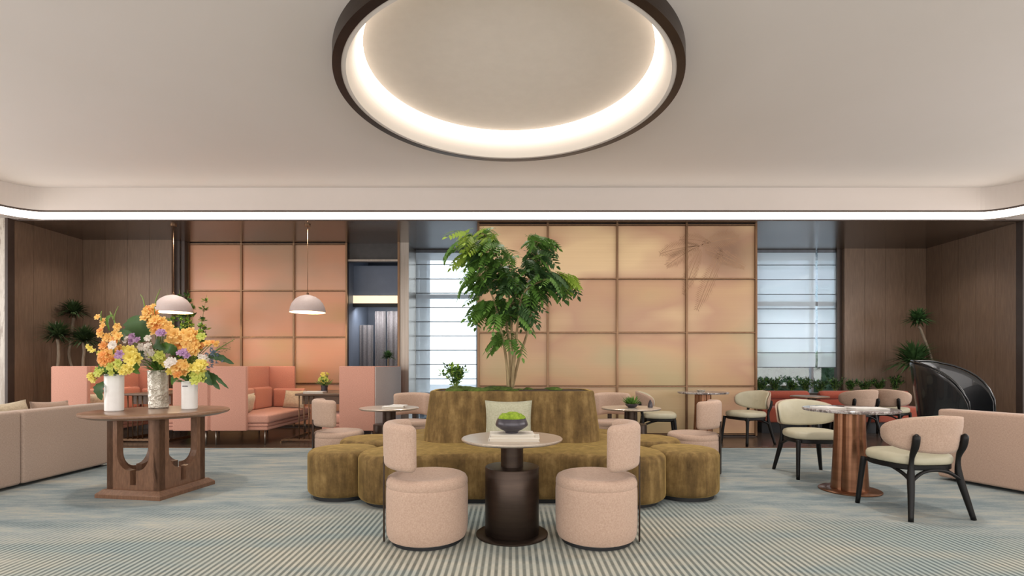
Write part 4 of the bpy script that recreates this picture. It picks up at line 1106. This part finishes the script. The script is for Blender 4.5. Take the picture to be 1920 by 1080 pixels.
b3 = bouquet((-3.30, 5.24, FT+.285), 5.15, bl, 'bouquet of orange and yellow blooms with drooping leaves in the small vase',
        [(390, 668, 438, 682, .035, 'leaf_dark', 0), (385, 695, 412, 730, .04, 'leaf_dark', 0), (395, 700, 428, 728, .022, 'leaf_dark', 0), (380, 700, 398, 722, .05, 'leaf_dark', -.05), (345, 705, 322, 722, .03, 'leaf', 0), (335, 665, 315, 655, .05, 'leaf_dark', 0)],
        [[(375, 680, 0), (400, 660, 0), (440, 636, 0)], [(380, 680, 0), (410, 655, .05), (432, 655, .05)]])
m0 = Vector((-3.30, 5.24, FT+.285)); V = []; F = []; V2 = []; F2 = []
for i in range(60):
    p = px(random.gauss(397, 7), random.gauss(668, 9), 5.1+random.uniform(-.05, .05))-m0; d = Vector([random.gauss(0, 1) for _ in range(3)]).normalized()*.02; q = d.cross(Vector((0, 1, .3))).normalized()*.008
    b_ = len(V); V += [p-d, p+q, p+d, p-q]; F.append((b_, b_+1, b_+2, b_+3))
mesh('thistle', V, F, M['leaf_blue'], b3)['kind'] = 'stuff'
for i in range(46):
    f = random.random(); p = px(405+36*f+random.uniform(-3, 3), 662-26*f+random.uniform(-9, 9), 5.15)-m0; d = Vector((random.gauss(0, 1), 0, random.gauss(0, 1))).normalized()*.012
    b_ = len(V2); V2 += [p-d, p+Vector((.004, -.004, .004)), p+d, p-Vector((.004, -.004, .004))]; F2.append((b_, b_+1, b_+2, b_+3))
mesh('seed_sprig', V2, F2, M['bark'], b3)['kind'] = 'stuff'

# ------------------------------------------------------------------ alcove plants
def spiky_head(V, F, c, r, n, up=.2, w=.014):
    for i in range(n):
        a = random.uniform(0, 2*pi); e = random.uniform(-.35, 1.3); d = Vector((cos(a)*cos(e), sin(a)*cos(e), sin(e)+up)).normalized(); L = r*random.uniform(.75, 1.1)
        q = d.cross(Vector((0, 0, 1))).normalized()*w; b_ = len(V); dr = Vector((0, 0, -.22*L))
        V += [c+d*.02-q*.6, c+d*.02+q*.6, c+d*L*.55+q, c+d*L*.55-q, c+d*L+dr]; F += [(b_, b_+1, b_+2, b_+3), (b_+3, b_+2, b_+4)]
def dracaena(x, Y, pts, head, r, label, n=150, w=.014, group='thin-trunked alcove plants', mat='leaf_deep'):
    o = empty('potted_dracaena', (x, Y, 0)); tag(o, label, 'plant', group); c0 = Vector((x, Y, 0))
    lathe('pot', [(.13, 0), (.16, .02), (.18, .34), (.165, .34), (.15, .31), (0, .31)], M['planterbox'], o, 28)
    P = [Vector((0, 0, .3))]+[px(a, b, Y)-c0 for a, b in pts]
    tube('trunk', smooth_pts(P, 5), .024, M['bark_grey'], o, 8)
    for (hx, hy, rr, nn) in head:
        V = []; F = []; spiky_head(V, F, px(hx, hy, Y)-c0, rr, nn, .2, w); mesh('foliage', V, F, M[mat], o)['kind'] = 'stuff'
    return o
dracaena(-8.30, 9.2, [(108, 690), (110, 655), (108, 636)], [(109, 632, .40, 260)], .34, 'thin-trunked dark plant leftmost of the three behind the far left booth')
dracaena(-8.0, 9.75, [(132, 680), (133, 640), (138, 596)], [(138, 588, .36, 240)], .3, 'tallest thin-trunked dark plant of the three behind the far left booth')
dracaena(-7.85, 9.45, [(156, 690), (158, 660), (156, 642)], [(158, 640, .42, 260)], .3, 'thin-trunked dark plant rightmost of the three behind the far left booth')
shrub('leafy_shrub', (-6.15, 9.75, .0), .9, 2.75, 2200, ['leaf', 'leaf_dark', 'leaf_lime'], 'tall olive-green shrub behind the flowers by the left pendant lamp', leaf=(.085, .024), nst=24)
dr = dracaena(8.25, 10.1, [(1760, 735), (1752, 700), (1746, 672), (1728, 622), (1722, 612)], [(1722, 602, .34, 240), (1714, 682, .62, 300)], .3, 'bent-trunked yucca with a round head behind the black wing chair', w=.018, group='yuccas', mat='leaf_dark')
# plants in a trough behind the terracotta bench
area('niche_fill', (-2.85, 10.98, 2.48), (radians(20), 0, 0), .8, .1, 14, (1, .95, .9))  # fill light added to brighten the grey hangings in the niche
tr = box('planter_trough', 5.0, 7.85, 10.3, 10.65, .0, .70, M['planterbox']); tag(tr, 'long low planter box behind the terracotta bench', 'planter')
xs = [5.0+.3*i for i in range(10)]
for i, x in enumerate(xs):
    shrub('fern', (x+.1, 10.45, .69), .52, .24+.13*random.random(), 300, ['leaf_dark', 'leaf_deep', 'leaf'], ('leftmost', 'second', 'third', 'fourth', 'fifth', 'sixth', 'seventh', 'eighth', 'ninth', 'rightmost')[i]+' low fern from the left in the planter box behind the terracotta benches', leaf=(.07, .013), nst=9, group='ferns in the long planter')
o = empty('hedge', (6.3, 12.9, -.2)); V = []; F = []; sbox('core', -2, 2, -.3, .5, 0, 1.75, M['hedge'], o, .2, (8, 3, 4))
for i in range(7000):
    p = Vector((random.uniform(-2, 2), random.uniform(-.4, .5), random.uniform(0, 1.75+.1*random.random()))); d = Vector([random.gauss(0, 1) for _ in range(3)]).normalized()*.08; q = d.cross(Vector((0, 0, 1))).normalized()*.035
    b_ = len(V); V += [p-d, p+q, p+d, p-q]; F.append((b_, b_+1, b_+2, b_+3))
mesh('foliage', V, F, M['hedge'], o)['kind'] = 'stuff'; tag(o, 'green hedge outside below the right-hand blinds', 'hedge')
o = empty('fern_in_niche', (-2.6, 10.75, 0)); o.name = 'tall_fern'; 
V = []; F = []; spiky_head(V, F, Vector((0, 0, 1.42)), .22, 110, .3, .016); mesh('foliage', V, F, M['leaf_dark'], o)['kind'] = 'stuff'
tube('trunk', [(0, 0, .3), (0, 0, 1.4)], .02, M['bark_grey'], o, 8); lathe('pot', [(.1, 0), (.13, .3), (0, .3)], M['planterbox'], o, 20)
tag(o, 'small dark plant inside the niche above the grey booth back', 'plant')

# terracotta banquettes
def terra(x0, x1, label):
    o = empty('terracotta_bench', ((x0+x1)/2, 9.75, 0)); h = (x1-x0)/2; tag(o, label, 'bench', 'terracotta benches under the right window')
    sbox('seat', -h, h, -.30, .35, .20, .475, M['terracotta'], o, .04, (3, 1, 1)); box('plinth', -h+.03, h-.03, -.22, .3, 0, .20, M['black'], o)
    sbox('backrest', -h, h, .22, .38, .475, .60, M['terracotta'], o, .03)
    prof = [(0, -h), (.05, -h+.004), (.075, -h+.03), (.082, -h+.08), (.082, h-.08), (.075, h-.03), (.05, h-.004), (0, h)]
    b = lathe('bolster', prof, M['terracotta'], o, 28); b.rotation_euler = (0, pi/2, 0); b.location = (0, .27, .682)
    return o
terra(4.62, 5.80, 'left terracotta bench with a round bolster under the window'); terra(6.0, 7.75, 'longer terracotta bench with a round bolster, right of the first')
o = empty('cafe_table', (5.2, 8.95, 0)); lathe('tabletop', [(.30, .70), (.31, .71), (.30, .725), (0, .725)], M['topwood'], o, 40); lathe('column', [(.03, .02), (.03, .70)], M['bronze'], o, 16); lathe('base_disc', [(.2, 0), (.2, .015), (.03, .025)], M['bronze'], o, 32)
tag(o, 'small round wooden table in front of the terracotta benches', 'table')
